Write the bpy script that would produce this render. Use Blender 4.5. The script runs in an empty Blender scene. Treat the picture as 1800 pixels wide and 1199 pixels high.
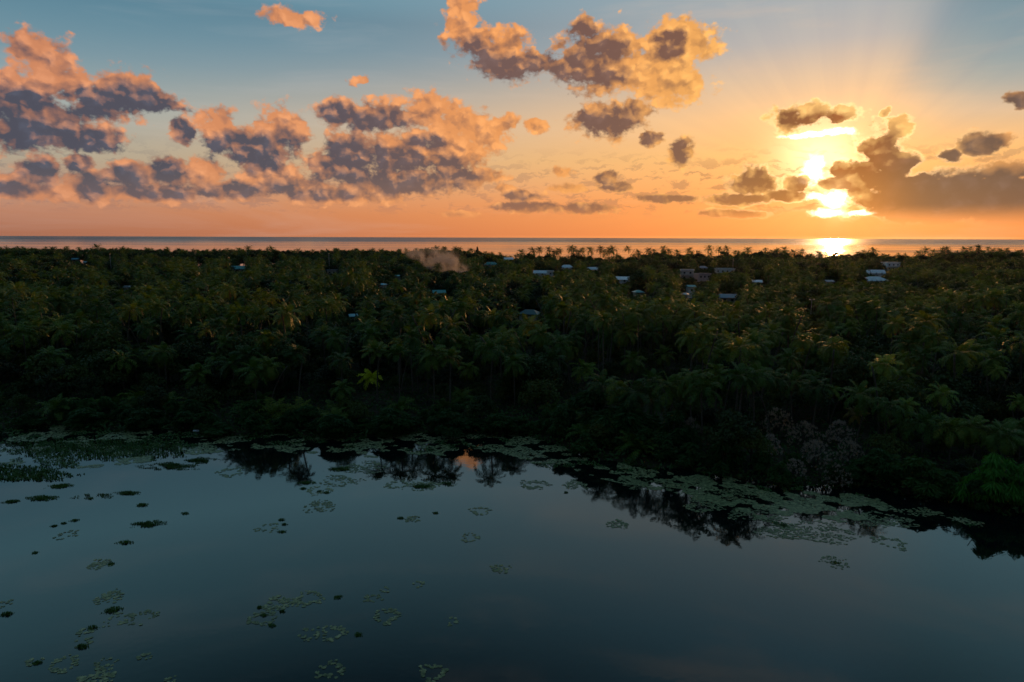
import bpy, math, random
import numpy as np
from mathutils import Vector, Matrix, Euler
from math import radians as R, degrees as DG, pi, sin, cos, tan, atan2, asin, exp

sc = bpy.context.scene
COL = sc.collection

# ---------------------------------------------------------------- camera
H = 32.0                      # drone height above the lake, metres
cam_d = bpy.data.cameras.new('camera')
cam_d.lens = 24.0; cam_d.sensor_width = 36.0
cam_d.clip_start = 0.5; cam_d.clip_end = 60000
cam = bpy.data.objects.new('camera', cam_d); COL.objects.link(cam)
cam.location = (0, 0, H)
PITCH = 8.78
CAMR = Matrix.Rotation(R(90 - PITCH), 3, 'X') @ Matrix.Rotation(R(0.20), 3, 'Z')
cam.rotation_euler = CAMR.to_euler()
sc.camera = cam
FPX = 1200.0                  # focal length in pixels of the 1800 px photograph

def ray(px, py):
    v = CAMR @ Vector(((px - 900.0) / FPX, (599.5 - py) / FPX, -1.0))
    return v.normalized()
def at(px, py, z=0.0):
    v = ray(px, py); t = (z - H) / v.z
    return Vector((v.x * t, v.y * t, z))
def at_d(px, py, D):
    v = ray(px, py); t = D / v.y
    return Vector((v.x * t, D, H + v.z * t))
CAMI = CAMR.transposed()
def proj(p):
    q = CAMI @ (Vector(p) - Vector((0, 0, H)))
    return 900 + FPX * q.x / -q.z, 599.5 - FPX * q.y / -q.z
def azel(px, py):
    v = ray(px, py)
    return DG(atan2(v.x, v.y)), DG(asin(v.z))

# ---------------------------------------------------------------- render settings
sc.view_settings.view_transform = 'Standard'
sc.view_settings.look = 'None'
sc.view_settings.exposure = 0.0
sc.view_settings.gamma = 1.0
cy = sc.cycles
cy.use_denoising = True
try: cy.denoiser = 'OPENIMAGEDENOISE'
except Exception: pass
cy.max_bounces = 5; cy.diffuse_bounces = 2; cy.glossy_bounces = 3
cy.transmission_bounces = 2; cy.transparent_max_bounces = 6; cy.volume_bounces = 0
cy.sample_clamp_indirect = 3.0
cy.caustics_reflective = False; cy.caustics_refractive = False

# ---------------------------------------------------------------- sun
SUNP = (1474, 328)
sd = ray(*SUNP)
SAZ, SEL = azel(*SUNP)
sun_d = bpy.data.lights.new('sun', 'SUN')
sun_d.specular_factor = 0.2; sun_d.energy = 3.2; sun_d.angle = R(0.6); sun_d.color = (1.0, 0.44, 0.14)
sun = bpy.data.objects.new('sun', sun_d); COL.objects.link(sun)
sun.rotation_euler = sd.to_track_quat('Z', 'Y').to_euler()

# ---------------------------------------------------------------- world
def lin(r, g, b):
    f = lambda c: c / 12.92 if c <= 0.04045 else ((c + 0.055) / 1.055) ** 2.4
    return (f(r / 255), f(g / 255), f(b / 255), 1.0)

class NT:
    """tiny expression builder for node trees"""
    def __init__(s, tree): s.t = tree
    def put(s, n, i, v):
        if isinstance(v, bpy.types.NodeSocket): s.t.links.new(v, n.inputs[i])
        elif v is not None: n.inputs[i].default_value = v
    def m(s, op, a, b=None, c=None, clamp=False):
        n = s.t.nodes.new('ShaderNodeMath'); n.operation = op; n.use_clamp = clamp
        s.put(n, 0, a); s.put(n, 1, b); s.put(n, 2, c); return n.outputs[0]
    def v(s, op, a, b=None, c=None, scale=None):
        n = s.t.nodes.new('ShaderNodeVectorMath'); n.operation = op
        s.put(n, 0, a); s.put(n, 1, b); s.put(n, 2, c)
        if scale is not None: s.put(n, 3, scale)
        return n.outputs[1] if op in ('LENGTH', 'DOT_PRODUCT', 'DISTANCE') else n.outputs[0]
    def noise(s, vec, scale, detail=4.0, rough=0.55, dist=0.0, color=False, dim='3D'):
        n = s.t.nodes.new('ShaderNodeTexNoise'); n.noise_dimensions = dim
        s.put(n, 'Vector', vec); n.inputs['Scale'].default_value = scale
        n.inputs['Detail'].default_value = detail; n.inputs['Roughness'].default_value = rough
        n.inputs['Distortion'].default_value = dist
        return n.outputs[1] if color else n.outputs[0]
    def vor(s, vec, scale, detail=2.0, rough=0.5, smooth=0.7):
        n = s.t.nodes.new('ShaderNodeTexVoronoi'); n.voronoi_dimensions = '2D'; n.feature = 'SMOOTH_F1'; n.normalize = False
        s.put(n, 'Vector', vec); n.inputs['Scale'].default_value = scale; n.inputs['Detail'].default_value = detail
        n.inputs['Roughness'].default_value = rough; n.inputs['Smoothness'].default_value = smooth
        return n.outputs[0]
    def step(s, x, a, b, lo=0.0, hi=1.0, kind='SMOOTHSTEP'):
        n = s.t.nodes.new('ShaderNodeMapRange'); n.interpolation_type = kind; n.clamp = True
        s.put(n, 0, x); s.put(n, 1, a); s.put(n, 2, b); s.put(n, 3, lo); s.put(n, 4, hi)
        return n.outputs[0]
    def mix(s, f, a, b, mode='MIX'):
        n = s.t.nodes.new('ShaderNodeMix'); n.data_type = 'RGBA'; n.blend_type = mode
        n.clamp_result = False
        s.put(n, 0, f); s.put(n, 6, a); s.put(n, 7, b); return n.outputs[2]
    def ramp(s, x, stops, interp='LINEAR'):
        n = s.t.nodes.new('ShaderNodeValToRGB'); cr = n.color_ramp; cr.interpolation = interp
        while len(cr.elements) < len(stops): cr.elements.new(0.5)
        for e, (p, c) in zip(cr.elements, sorted(stops, key=lambda q: q[0])):
            e.position = p; e.color = c
        s.put(n, 0, x); return n.outputs[0]
    def xyz(s, x, y, z=0.0):
        n = s.t.nodes.new('ShaderNodeCombineXYZ'); s.put(n, 0, x); s.put(n, 1, y); s.put(n, 2, z)
        return n.outputs[0]
    def sep(s, vec):
        n = s.t.nodes.new('ShaderNodeSeparateXYZ'); s.put(n, 0, vec); return n.outputs

# clouds: centre and radii given as the photograph shows them, turned here into azimuth and elevation
CLOUDS = [
 # tall cumulus at the left
 (40,85,32,30),(75,100,42,36),(105,140,48,36),(30,175,60,50),(90,205,75,32),(30,235,60,30),(130,240,80,24),
 (225,160,62,34),(270,182,48,20),(180,190,60,24),
 # scattered puffs
 (320,228,20,20),(380,215,30,26),(405,240,45,28),(440,262,42,34),(495,235,40,40),(455,290,32,16),(512,31,42,17),
 (628,143,14,8),
 # long low bank
 (68,298,34,22),(20,328,46,20),(80,338,60,14),(140,288,24,18),(150,325,36,26),(225,305,36,24),(290,305,50,26),
 (362,300,28,28),(250,340,130,16),(400,335,70,16),(480,312,46,24),(540,330,70,22),
 # big middle bank
 (598,198,38,20),(660,205,64,22),(755,195,44,26),(805,215,46,28),(622,265,52,36),(585,290,40,26),(700,265,72,34),
 (790,270,62,36),(690,318,110,26),(820,312,54,16),(620,340,90,16),(850,235,40,22),(885,222,26,15),(940,222,22,12),
 # top middle
 (815,10,22,26),(822,-18,17,16),(800,55,22,22),(842,75,52,24),(900,75,28,28),(895,115,55,24),(955,118,36,22),(990,92,20,18),
 (1022,50,26,20),(1025,105,46,42),(1080,85,54,36),(1190,80,64,38),(1110,125,110,34),(1180,150,64,28),(1072,210,60,28),(1120,192,22,18),
 (1143,244,17,10),(1197,266,22,22),(1065,312,20,11),(1084,329,22,8),(1172,349,42,7),(930,364,60,9),(1030,366,44,8),
 (885,330,18,6),(915,343,28,9),(810,376,32,5),(990,300,16,8),(1000,330,30,8),
 # round the sun
 (1385,212,34,20),(1430,200,32,22),(1478,205,30,16),(1325,318,36,24),(1398,322,18,14),(1380,342,34,9),(1300,350,50,9),(1290,375,60,7),
 (1470,322,34,12),(1505,300,44,20),(1548,262,32,32),(1582,222,20,22),(1575,290,34,20),(1545,320,64,22),(1610,325,52,18),
 (1650,350,140,38),(1700,335,80,32),(1775,335,80,42),(1765,300,38,22),(1740,362,160,34),(1690,374,170,18),(1590,352,80,12),
 (1665,272,18,12),(1722,252,34,18),(1758,243,20,11),(1797,174,24,14),(1560,198,12,9),
 # outside the frame, mirrored in the lake
 (-330,120,200,60),(2050,150,190,50),(2100,330,220,40),(-300,320,260,34),
]
DARK = [
 (70,205,90,34),(110,248,120,22),(20,250,60,18),(225,172,62,22),(275,186,44,16),(180,192,40,20),
 (320,230,19,19),(400,255,44,18),(440,272,42,22),(480,262,46,22),(455,292,30,14),
 (66,300,30,20),(20,330,36,10),(140,288,22,14),(160,330,22,16),(225,312,34,20),(290,305,34,22),(300,335,60,12),(410,338,60,10),(540,335,60,12),
 (595,200,34,16),(655,212,60,16),(622,280,56,34),(700,285,56,20),(770,300,66,16),(680,320,90,18),(750,250,32,9),(760,330,60,10),
 (850,100,44,22),(895,125,60,20),(955,120,36,20),(810,95,26,14),
 (1025,60,24,26),(1022,125,44,46),(1055,100,34,34),(1170,85,20,16),(1072,212,54,24),
 (1143,244,16,10),(1197,267,20,20),(1065,312,20,11),(1084,329,22,8),(1172,349,42,7),(930,364,60,9),(1030,366,44,8),(915,343,22,8),
 (1385,215,14,16),(1440,212,36,10),(1325,318,36,24),(1398,326,18,12),(1380,342,34,9),(1300,350,50,9),(1290,375,60,7),
 (1470,322,36,14),(1510,305,46,20),(1545,270,26,34),(1575,298,44,22),(1550,322,70,22),(1610,325,52,18),
 (1650,352,135,34),(1700,342,70,26),(1775,346,70,32),(1740,368,150,30),(1690,376,170,20),(1590,355,80,12),
 (1665,272,18,12),(1722,252,34,18),(1797,174,24,14),
]
def blob(b):
    a0, e0 = azel(b[0], b[1]); a1, _ = azel(b[0] + b[2], b[1]); _, e1 = azel(b[0], b[1] - b[3])
    return a0, e0, max(abs(a1 - a0), .05), max(abs(e1 - e0), .05)

w = bpy.data.worlds.new('World'); sc.world = w; w.use_nodes = True
w.cycles.sampling_method = 'MANUAL'; w.cycles.sample_map_resolution = 1024
wt = w.node_tree; wt.nodes.clear(); N = NT(wt)
tc = wt.nodes.new('ShaderNodeTexCoord')
d = N.v('NORMALIZE', tc.outputs['Generated'])
dx, dy, dz = N.sep(d)
az = N.m('MULTIPLY', N.m('ARCTAN2', dx, dy), 57.29578)
el = N.m('MULTIPLY', N.m('ARCSINE', dz), 57.29578)
p = N.xyz(az, el, 0.0)
# angle round the sun
rs = N.v('SUBTRACT', p, (SAZ, SEL, 0.0))
rsx, rsy, _z = N.sep(rs)
sdist = N.v('LENGTH', rs)
daz = N.m('ABSOLUTE', rsx)
elr = N.m('DIVIDE', N.m('MAXIMUM', el, 0.0), 60.0)
e_ = lambda deg: deg / 60.0
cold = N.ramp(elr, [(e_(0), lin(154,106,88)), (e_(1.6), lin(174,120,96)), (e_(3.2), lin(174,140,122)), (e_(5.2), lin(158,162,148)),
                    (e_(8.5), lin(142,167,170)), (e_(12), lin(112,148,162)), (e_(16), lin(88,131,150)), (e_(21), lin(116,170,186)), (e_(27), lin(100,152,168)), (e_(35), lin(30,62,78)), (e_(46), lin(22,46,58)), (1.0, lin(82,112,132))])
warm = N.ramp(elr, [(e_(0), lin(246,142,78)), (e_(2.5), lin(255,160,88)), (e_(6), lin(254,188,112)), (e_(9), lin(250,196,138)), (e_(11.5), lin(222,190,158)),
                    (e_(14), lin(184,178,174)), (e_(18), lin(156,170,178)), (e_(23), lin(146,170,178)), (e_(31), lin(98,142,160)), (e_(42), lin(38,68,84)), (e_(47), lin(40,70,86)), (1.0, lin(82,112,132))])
wf = N.m('EXPONENT', N.m('MULTIPLY', N.m('POWER', N.m('DIVIDE', daz, 28.0), 2.0), -1.0))
# a broader tail of warmth low over the sea
wl = N.m('EXPONENT', N.m('MULTIPLY', N.m('POWER', N.m('DIVIDE', daz, 44.0), 2.0), -1.0))
wfac = N.mix(N.step(el, 6.0, 16.0), N.xyz(wl, wl, wl), N.xyz(wf, wf, wf))
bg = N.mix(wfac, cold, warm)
bg = N.mix(N.m('MULTIPLY', N.m('MULTIPLY', N.step(rsx, 1.0, 10.0), N.step(el, 5.0, 12.0)), 0.8), bg, cold)
# crepuscular shadow standing up from the cloud to the right of the sun
ang = N.m('MULTIPLY', N.m('ARCTAN2', rsx, rsy), 57.29578)      # 0 = straight up, + = right
sh = N.m('MULTIPLY', N.step(ang, 21.0, 33.0), N.step(ang, 36.0, 70.0, 1.0, 0.0))
sh = N.m('MULTIPLY', sh, N.step(sdist, 6.0, 10.5))
bg = N.mix(N.m('MULTIPLY', sh, 0.5), bg, N.mix(0.16, cold, warm))
fan = N.noise(N.xyz(N.m('MULTIPLY', ang, 0.09), 3.0, 0.0), 1.0, 3.0, 0.6)
bg = N.mix(1.0, bg, N.mix(N.m('MULTIPLY', N.step(fan, 0.35, 0.65), N.step(sdist, 4.0, 30.0, 1.0, 0.0)), (0.97, 0.97, 0.98, 1), (1.04, 1.03, 1.0, 1)), 'MULTIPLY')
# thin veils
veil = N.noise(N.v('MULTIPLY', p, (0.05, 0.35, 1.0)), 1.0, 5.0, 0.6, 0.5)
bg = N.mix(N.m('MULTIPLY', N.step(veil, 0.48, 0.75), 0.16), bg, N.mix(wfac, lin(190,196,200), lin(255,205,160)))
# glow of the sun behind the clouds
g1 = N.m('EXPONENT', N.m('MULTIPLY', N.m('POWER', N.m('DIVIDE', N.v('LENGTH', N.v('MULTIPLY', rs, (1.0, 0.5, 0.0))), 0.75), 2.0), -1.0))
g2 = N.m('EXPONENT', N.m('DIVIDE', sdist, -3.6))
rs2 = N.v('SUBTRACT', p, tuple(azel(1437, 272)) + (0.0,))
g3 = N.m('EXPONENT', N.m('MULTIPLY', N.m('POWER', N.v('LENGTH', N.v('MULTIPLY', rs2, (1/2.6, 1/2.1, 0.0))), 2.0), -1.0))
glow = N.v('ADD', N.v('ADD', N.v('SCALE', (2.0, 1.4, 0.7), scale=g1), N.v('SCALE', (0.52, 0.25, 0.08), scale=g2)), N.v('SCALE', (0.9, 0.66, 0.42), scale=g3))
GLOW_ = glow

# domain warp
scl = N.step(el, 1.0, 15.0, 0.28, 1.12, 'LINEAR')
w1 = N.v('SUBTRACT', N.noise(N.v('MULTIPLY', p, (1, 1.35, 1)), 0.34, 3.0, 0.55, color=True), (0.5, 0.5, 0.5))
w2 = N.v('SUBTRACT', N.noise(N.v('MULTIPLY', p, (1, 1.2, 1)), 0.95, 6.0, 0.56, color=True), (0.5, 0.5, 0.5))
pw = N.v('ADD', p, N.v('MULTIPLY', N.v('SCALE', N.v('MULTIPLY_ADD', w2, (0.55, 0.55, 0.0), N.v('MULTIPLY', w1, (1.0, 1.0, 0.0))), scale=scl), (3.0, 1.9, 0.0)))
def field(vec, blobs, k=0.22):
    acc = None
    for b in blobs:
        a, e, ra, re = blob(b)
        L = N.v('LENGTH', N.v('MULTIPLY_ADD', vec, (1/ra, 1/re, 0.0), (-a/ra, -e/re, 0.0)))
        acc = L if acc is None else N.m('SMOOTH_MIN', acc, L, k)
    return acc
C = field(pw, CLOUDS)
# the blazing gap the sun stands in
BLAZE = [(1430,300,14,22),(1418,316,20,8),(1466,350,22,12),(1432,345,18,5),(1456,375,26,6),(1512,373,20,3),(1432,238,52,3.5),(1475,232,22,5)]
pb = N.v('ADD', p, N.v('MULTIPLY', N.v('MULTIPLY_ADD', w2, (0.5, 0.5, 0.0), N.v('MULTIPLY', w1, (0.25, 0.25, 0.0))), (2.2, 1.6, 0.0)))
Bz = field(pb, BLAZE, 0.15)
blz = N.step(N.m('ADD', Bz, N.m('MULTIPLY', N.m('SUBTRACT', N.noise(p, 1.3, 4.0, 0.6), 0.5), 1.4)), 1.9, 0.6)
bg = N.v('ADD', N.v('ADD', bg, GLOW_), N.v('SCALE', (3.4, 2.7, 1.7), scale=N.m('POWER', blz, 2.2)))
Dk = field(N.v('ADD', pw, (0.0, 0.0, 0.0)), DARK)
nd = N.noise(N.v('MULTIPLY', p, (1, 1.2, 1)), 0.75, 5.0, 0.52)
nd2 = N.noise(N.v('MULTIPLY', N.v('ADD', p, (0.22, 0.34, 0.0)), (1, 1.2, 1)), 0.75, 5.0, 0.52)
ndc = N.m('SUBTRACT', nd, 0.5)
nf_ = N.noise(N.v('MULTIPLY', p, (1, 1.3, 1)), 2.4, 5.0, 0.6)
nb1 = N.noise(N.v('MULTIPLY', p, (1, 1.15, 1)), 0.42, 4.0, 0.5)
nb2 = N.noise(N.v('MULTIPLY', N.v('ADD', p, (0.35, 0.55, 0.0)), (1, 1.15, 1)), 0.42, 4.0, 0.5)
pv_ = N.v('ADD', N.v('MULTIPLY', p, (1, 1.15, 1)), N.v('SCALE', w2, scale=1.1))
h1 = N.vor(pv_, 0.62); h2 = N.vor(N.v('ADD', pv_, (0.20, 0.42, 0.0)), 0.62)
puff = N.m('SUBTRACT', h2, h1)
Cn = N.m('ADD', N.m('ADD', C, N.m('MULTIPLY', ndc, 1.25)), N.m('MULTIPLY', N.m('SUBTRACT', h1, 0.45), 0.75))
alpha = N.step(N.m('ADD', Cn, N.m('MULTIPLY', N.m('SUBTRACT', nf_, 0.5), 0.9)), 1.66, 1.06)
# small broken streaks low over the sea
st = N.noise(N.v('MULTIPLY', N.v('ADD', p, w2), (0.42, 1.7, 1.0)), 1.0, 5.0, 0.6)
stb = N.m('MULTIPLY', N.step(el, 1.2, 2.8), N.step(el, 4.5, 7.5, 1.0, 0.0))
sta = N.m('MULTIPLY', N.step(st, 0.50, 0.59), N.m('MULTIPLY', stb, N.step(daz, 4.0, 30.0, 0.75, 0.45)))
# how shaded the cloud is
Dn = N.m('ADD', Dk, N.m('MULTIPLY', ndc, 0.55))
dark = N.m('ADD', N.step(Dn, 2.2, 0.5, 0.0, 0.97), N.m('MULTIPLY', N.step(Cn, 1.1, 0.1), 0.22), clamp=True)
relief = N.m('ADD', N.m('MULTIPLY', puff, 1.15), N.m('MULTIPLY', N.m('SUBTRACT', nb1, nb2), 1.6))
af = N.m('DIVIDE', daz, 60.0, clamp=True)
litc = N.ramp(af, [(0.0, lin(255,208,130)), (0.16, lin(255,188,104)), (0.40, lin(250,172,102)), (0.65, lin(236,162,110)), (1.0, lin(222,152,112))])
drkc = N.ramp(af, [(0.0, lin(152,84,48)), (0.07, lin(128,80,56)), (0.2, lin(130,95,82)), (0.45, lin(122,98,96)), (0.7, lin(92,90,104)), (1.0, lin(84,88,106))])
# clouds to the right of the sun stay duller
rt = N.step(rsx, 3.0, 12.0)
litc = N.mix(N.m('MULTIPLY', rt, 0.55), litc, lin(214,150,104))
drkc = N.mix(N.m('MULTIPLY', N.step(rsx, 1.5, 7.0), 0.9), drkc, lin(96,80,80))
shd = N.m('ADD', dark, N.m('MULTIPLY', relief, N.step(rsx, 0.0, 5.0, -0.85, -0.3)), clamp=True)
shd = N.m('ADD', shd, N.m('MULTIPLY', N.m('MULTIPLY', N.step(rsx, 1.2, 4.5), N.step(el, 5.8, 3.8)), 0.5), clamp=True)
cc = N.mix(shd, litc, drkc)
cc = N.mix(1.0, cc, N.mix(N.step(h1, 0.05, 0.85), (1.13, 1.10, 1.06, 1), (0.84, 0.76, 0.72, 1)), 'MULTIPLY')
# sun-blazed edges close to the sun
nearsun = N.m('EXPONENT', N.m('MULTIPLY', N.m('POWER', N.m('DIVIDE', sdist, 5.4), 2.0), -1.0))
rim = N.m('MULTIPLY', N.m('EXPONENT', N.m('MULTIPLY', N.m('POWER', N.m('DIVIDE', sdist, 7.0), 2.0), -1.0)), N.m('MULTIPLY', N.step(Cn, 1.08, 1.5), N.step(nf_, 0.3, 0.65, 0.3, 2.4)))
cc = N.v('ADD', cc, N.v('SCALE', (1.2, 0.85, 0.42), scale=rim))
cc = N.v('ADD', cc, N.v('SCALE', (0.20, 0.07, 0.0), scale=N.m('MULTIPLY', nearsun, 0.3)))
# low cloud sinks into the warm air over the horizon
air = N.step(el, 0.8, 5.0, 0.26, 0.0, 'LINEAR')
air = N.m('MULTIPLY', air, N.step(rsx, 2.0, 6.0, 1.0, 0.25))
cc = N.mix(air, cc, bg)
cc = N.mix(0.0, cc, cc)
sky = N.mix(N.m('MULTIPLY', sta, 0.8), bg, N.mix(0.22, drkc, bg))
sky = N.mix(N.m('MULTIPLY', alpha, N.step(el, 0.6, 2.4)), sky, cc)
# the half of the sky behind the drone is already dusky
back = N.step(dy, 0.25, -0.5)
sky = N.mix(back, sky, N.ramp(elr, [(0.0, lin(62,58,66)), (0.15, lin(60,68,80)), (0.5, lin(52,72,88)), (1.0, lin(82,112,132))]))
nish = wt.nodes.new('ShaderNodeTexSky'); nish.sky_type = 'NISHITA'; nish.sun_disc = False
nish.sun_elevation = R(SEL); nish.sun_rotation = R(SAZ)
sky = N.v('ADD', sky, N.v('SCALE', nish.outputs[0], scale=0.004))
bgn = wt.nodes.new('ShaderNodeBackground'); wo = wt.nodes.new('ShaderNodeOutputWorld')
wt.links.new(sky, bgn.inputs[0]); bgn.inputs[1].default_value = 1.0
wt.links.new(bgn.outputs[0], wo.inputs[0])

# ================================================================ materials
def mat(name):
    m = bpy.data.materials.new(name); m.use_nodes = True
    t = m.node_tree; b = t.nodes['Principled BSDF']; return m, NT(t), b
def setp(N_, b, **k):
    names = dict(color='Base Color', rough='Roughness', spec='Specular IOR Level', ior='IOR', metal='Metallic', normal='Normal', alpha='Alpha', aniso='Anisotropic')
    for q, v in k.items(): N_.put(b, b.inputs.find(names[q]), v)
def objpos(n_, which='Object'):
    return n_.t.nodes.new('ShaderNodeTexCoord').outputs[which]
def simple(name, c, rough=0.7, var=0.25, scale=1.5, spec=0.4):
    m, n, b = mat(name)
    x = n.noise(objpos(n), scale, 5.0, 0.6)
    a = tuple(q * (1 - var) for q in c[:3]) + (1,); z = tuple(min(1, q * (1 + var)) for q in c[:3]) + (1,)
    setp(n, b, color=n.mix(n.step(x, 0.3, 0.7), a, z), rough=rough, spec=spec)
    return m
def foliage(name, stops, rough=0.55, transl=0.22, spec=0.3, scale=0.6, rv=0.8, nv=1.0):
    """leaf material: colour varies per tree and over each crown, light passes through the leaves"""
    m, n, b = mat(name)
    oi = n.t.nodes.new('ShaderNodeObjectInfo')
    x = n.noise(objpos(n), scale, 3.0, 0.6)
    k = n.m('ADD', n.m('MULTIPLY', oi.outputs['Random'], rv), n.m('ADD', n.m('MULTIPLY', n.m('SUBTRACT', x, 0.5), nv), 0.5 - rv / 2 - (0.1 if rv > .5 else 0)), clamp=True)
    c = n.ramp(k, stops)
    setp(n, b, color=c, rough=rough, spec=spec)
    tr = n.t.nodes.new('ShaderNodeBsdfTranslucent'); n.put(tr, 0, n.mix(1.0, c, (1.5, 1.35, 0.7, 1), 'MULTIPLY'))
    ms = n.t.nodes.new('ShaderNodeMixShader'); ms.inputs[0].default_value = transl
    out = n.t.nodes['Material Output']
    n.t.links.new(b.outputs[0], ms.inputs[1]); n.t.links.new(tr.outputs[0], ms.inputs[2])
    n.t.links.new(ms.outputs[0], out.inputs[0])
    return m
M = {}
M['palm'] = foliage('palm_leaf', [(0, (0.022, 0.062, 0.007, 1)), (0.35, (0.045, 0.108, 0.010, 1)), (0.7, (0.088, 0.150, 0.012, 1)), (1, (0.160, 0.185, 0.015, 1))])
M['palm_yellow'] = foliage('yellow_palm_leaf', [(0, (0.52, 0.60, 0.02, 1)), (1, (0.62, 0.66, 0.03, 1))])
M['palm_pale'] = foliage('pale_palm_leaf', [(0, (0.11, 0.20, 0.020, 1)), (1, (0.18, 0.26, 0.03, 1))])
M['palm_rust'] = foliage('rusty_palm_leaf', [(0, (0.17, 0.13, 0.015, 1)), (1, (0.22, 0.16, 0.02, 1))])
M['dead'] = foliage('dry_frond', [(0, (0.09, 0.05, 0.022, 1)), (1, (0.17, 0.10, 0.045, 1))], transl=0.2)
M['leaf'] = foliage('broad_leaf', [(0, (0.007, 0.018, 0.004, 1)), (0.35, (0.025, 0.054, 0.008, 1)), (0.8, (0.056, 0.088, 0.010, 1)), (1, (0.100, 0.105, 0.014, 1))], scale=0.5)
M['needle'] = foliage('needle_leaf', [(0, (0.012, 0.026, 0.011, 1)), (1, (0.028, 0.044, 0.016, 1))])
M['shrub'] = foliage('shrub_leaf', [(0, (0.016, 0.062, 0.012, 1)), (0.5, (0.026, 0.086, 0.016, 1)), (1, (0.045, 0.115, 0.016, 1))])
M['bright_shrub'] = foliage('bright_shrub_leaf', [(0, (0.045, 0.20, 0.016, 1)), (1, (0.07, 0.26, 0.02, 1))])
M['grey_tuft'] = foliage('grey_dry_leaf', [(0, (0.27, 0.22, 0.19, 1)), (0.5, (0.38, 0.31, 0.27, 1)), (1, (0.44, 0.33, 0.25, 1))], transl=0.15)
M['bark'] = simple('palm_bark', (0.085, 0.072, 0.055), 0.85, 0.35, 3.0)
M['wood'] = simple('tree_bark', (0.06, 0.05, 0.04), 0.9, 0.3, 2.0)
M['pad'] = foliage('lily_pad', [(0, (0.08, 0.115, 0.050, 1)), (0.5, (0.17, 0.21, 0.095, 1)), (1, (0.36, 0.38, 0.19, 1))], rough=0.4, transl=0.0, scale=2.2, rv=0.3, nv=3.0)
M['mat'] = foliage('pond_weed', [(0, (0.024, 0.085, 0.016, 1)), (0.5, (0.040, 0.11, 0.022, 1)), (1, (0.07, 0.14, 0.03, 1))], rough=0.6, transl=0.1, scale=0.5, rv=0.2, nv=2.6)
M['tussock'] = foliage('tussock_blade', [(0, (0.04, 0.11, 0.02, 1)), (1, (0.08, 0.17, 0.03, 1))], rough=0.7, transl=0.1)
M['grass'] = foliage('bank_grass', [(0, (0.022, 0.062, 0.014, 1)), (1, (0.040, 0.10, 0.018, 1))], rough=0.7, transl=0.15)
M['coconut'] = simple('coconut_husk', (0.16, 0.10, 0.03), 0.6, 0.4, 4.0)
M['pole'] = simple('galvanised_pole', (0.42, 0.42, 0.42), 0.5, 0.15, 4.0)
M['lamp_head'] = simple('lamp_housing', (0.62, 0.62, 0.60), 0.4, 0.1, 4.0)
M['glass'] = simple('window_glass', (0.02, 0.025, 0.03), 0.12, 0.1, 1.0, 0.6)
M['foam'] = simple('white_foam', (0.62, 0.72, 0.78), 0.6, 0.1, 2.0)

# ground
m, n, b = mat('ground_soil'); g = objpos(n)
setp(n, b, color=n.mix(n.step(n.noise(g, 0.15, 6.0, 0.6), 0.35, 0.65), (0.018, 0.022, 0.010, 1), (0.040, 0.034, 0.020, 1)), rough=0.95, spec=0.2)
bp = n.t.nodes.new('ShaderNodeBump'); bp.inputs['Strength'].default_value = 0.5; bp.inputs['Distance'].default_value = 0.4
n.put(bp, 'Height', n.noise(g, 0.9, 6.0, 0.6)); setp(n, b, normal=bp.outputs[0]); M['ground'] = m
# lake: dark peaty water, nearly a mirror
m, n, b = mat('lake_water'); g = objpos(n)
setp(n, b, color=n.mix(n.noise(g, 0.02, 3.0, 0.5), (0.0015, 0.0050, 0.0065, 1), (0.0030, 0.0060, 0.0060, 1)), ior=1.7, spec=0.5)
setp(n, b, rough=n.step(n.noise(n.v('MULTIPLY', g, (0.03, 0.10, 1)), 1.0, 4.0, 0.6), 0.35, 0.7, 0.015, 0.06))
bp = n.t.nodes.new('ShaderNodeBump'); bp.inputs['Strength'].default_value = 0.10; bp.inputs['Distance'].default_value = 0.02
n.put(bp, 'Height', n.noise(n.v('MULTIPLY', g, (0.7, 1.0, 1)), 1.6, 3.0, 0.5)); setp(n, b, normal=bp.outputs[0]); M['lake'] = m
# sea: rough with wind streaks and calmer slicks
m, n, b = mat('sea_water'); g = objpos(n)
st_ = n.noise(n.v('MULTIPLY', g, (0.00045, 0.0018, 1)), 1.0, 6.0, 0.62, 0.4)
far_ = n.step(n.sep(g)[1], 1800.0, 4600.0, 0.0, 0.22)
setp(n, b, color=(0.024, 0.125, 0.185, 1), ior=n.step(n.sep(g)[1], 1900.0, 4200.0, 1.33, 1.13), rough=n.m('ADD', far_, n.step(st_, 0.38, 0.62, 0.06, 0.14)))
bp = n.t.nodes.new('ShaderNodeBump'); bp.inputs['Strength'].default_value = 0.03; bp.inputs['Distance'].default_value = 0.5
n.put(bp, 'Height', n.noise(n.v('MULTIPLY', g, (0.05, 0.12, 1)), 1.0, 5.0, 0.6)); setp(n, b, normal=bp.outputs[0]); M['sea'] = m

# ================================================================ object helpers
def tag(o, label=None, cat=None, group=None, kind=None):
    if label: o['label'] = label
    if cat: o['category'] = cat
    if group: o['group'] = group
    if kind: o['kind'] = kind
    return o
def link(name, mesh, parent=None):
    o = bpy.data.objects.new(name, mesh); COL.objects.link(o)
    if parent is not None: o.parent = parent
    return o
def empty(name, loc, rz=0.0, s=1.0):
    o = bpy.data.objects.new(name, None); COL.objects.link(o)
    o.empty_display_size = 0.5
    o.location = loc; o.rotation_euler = (0, 0, rz); o.scale = (s, s, s); return o

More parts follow.
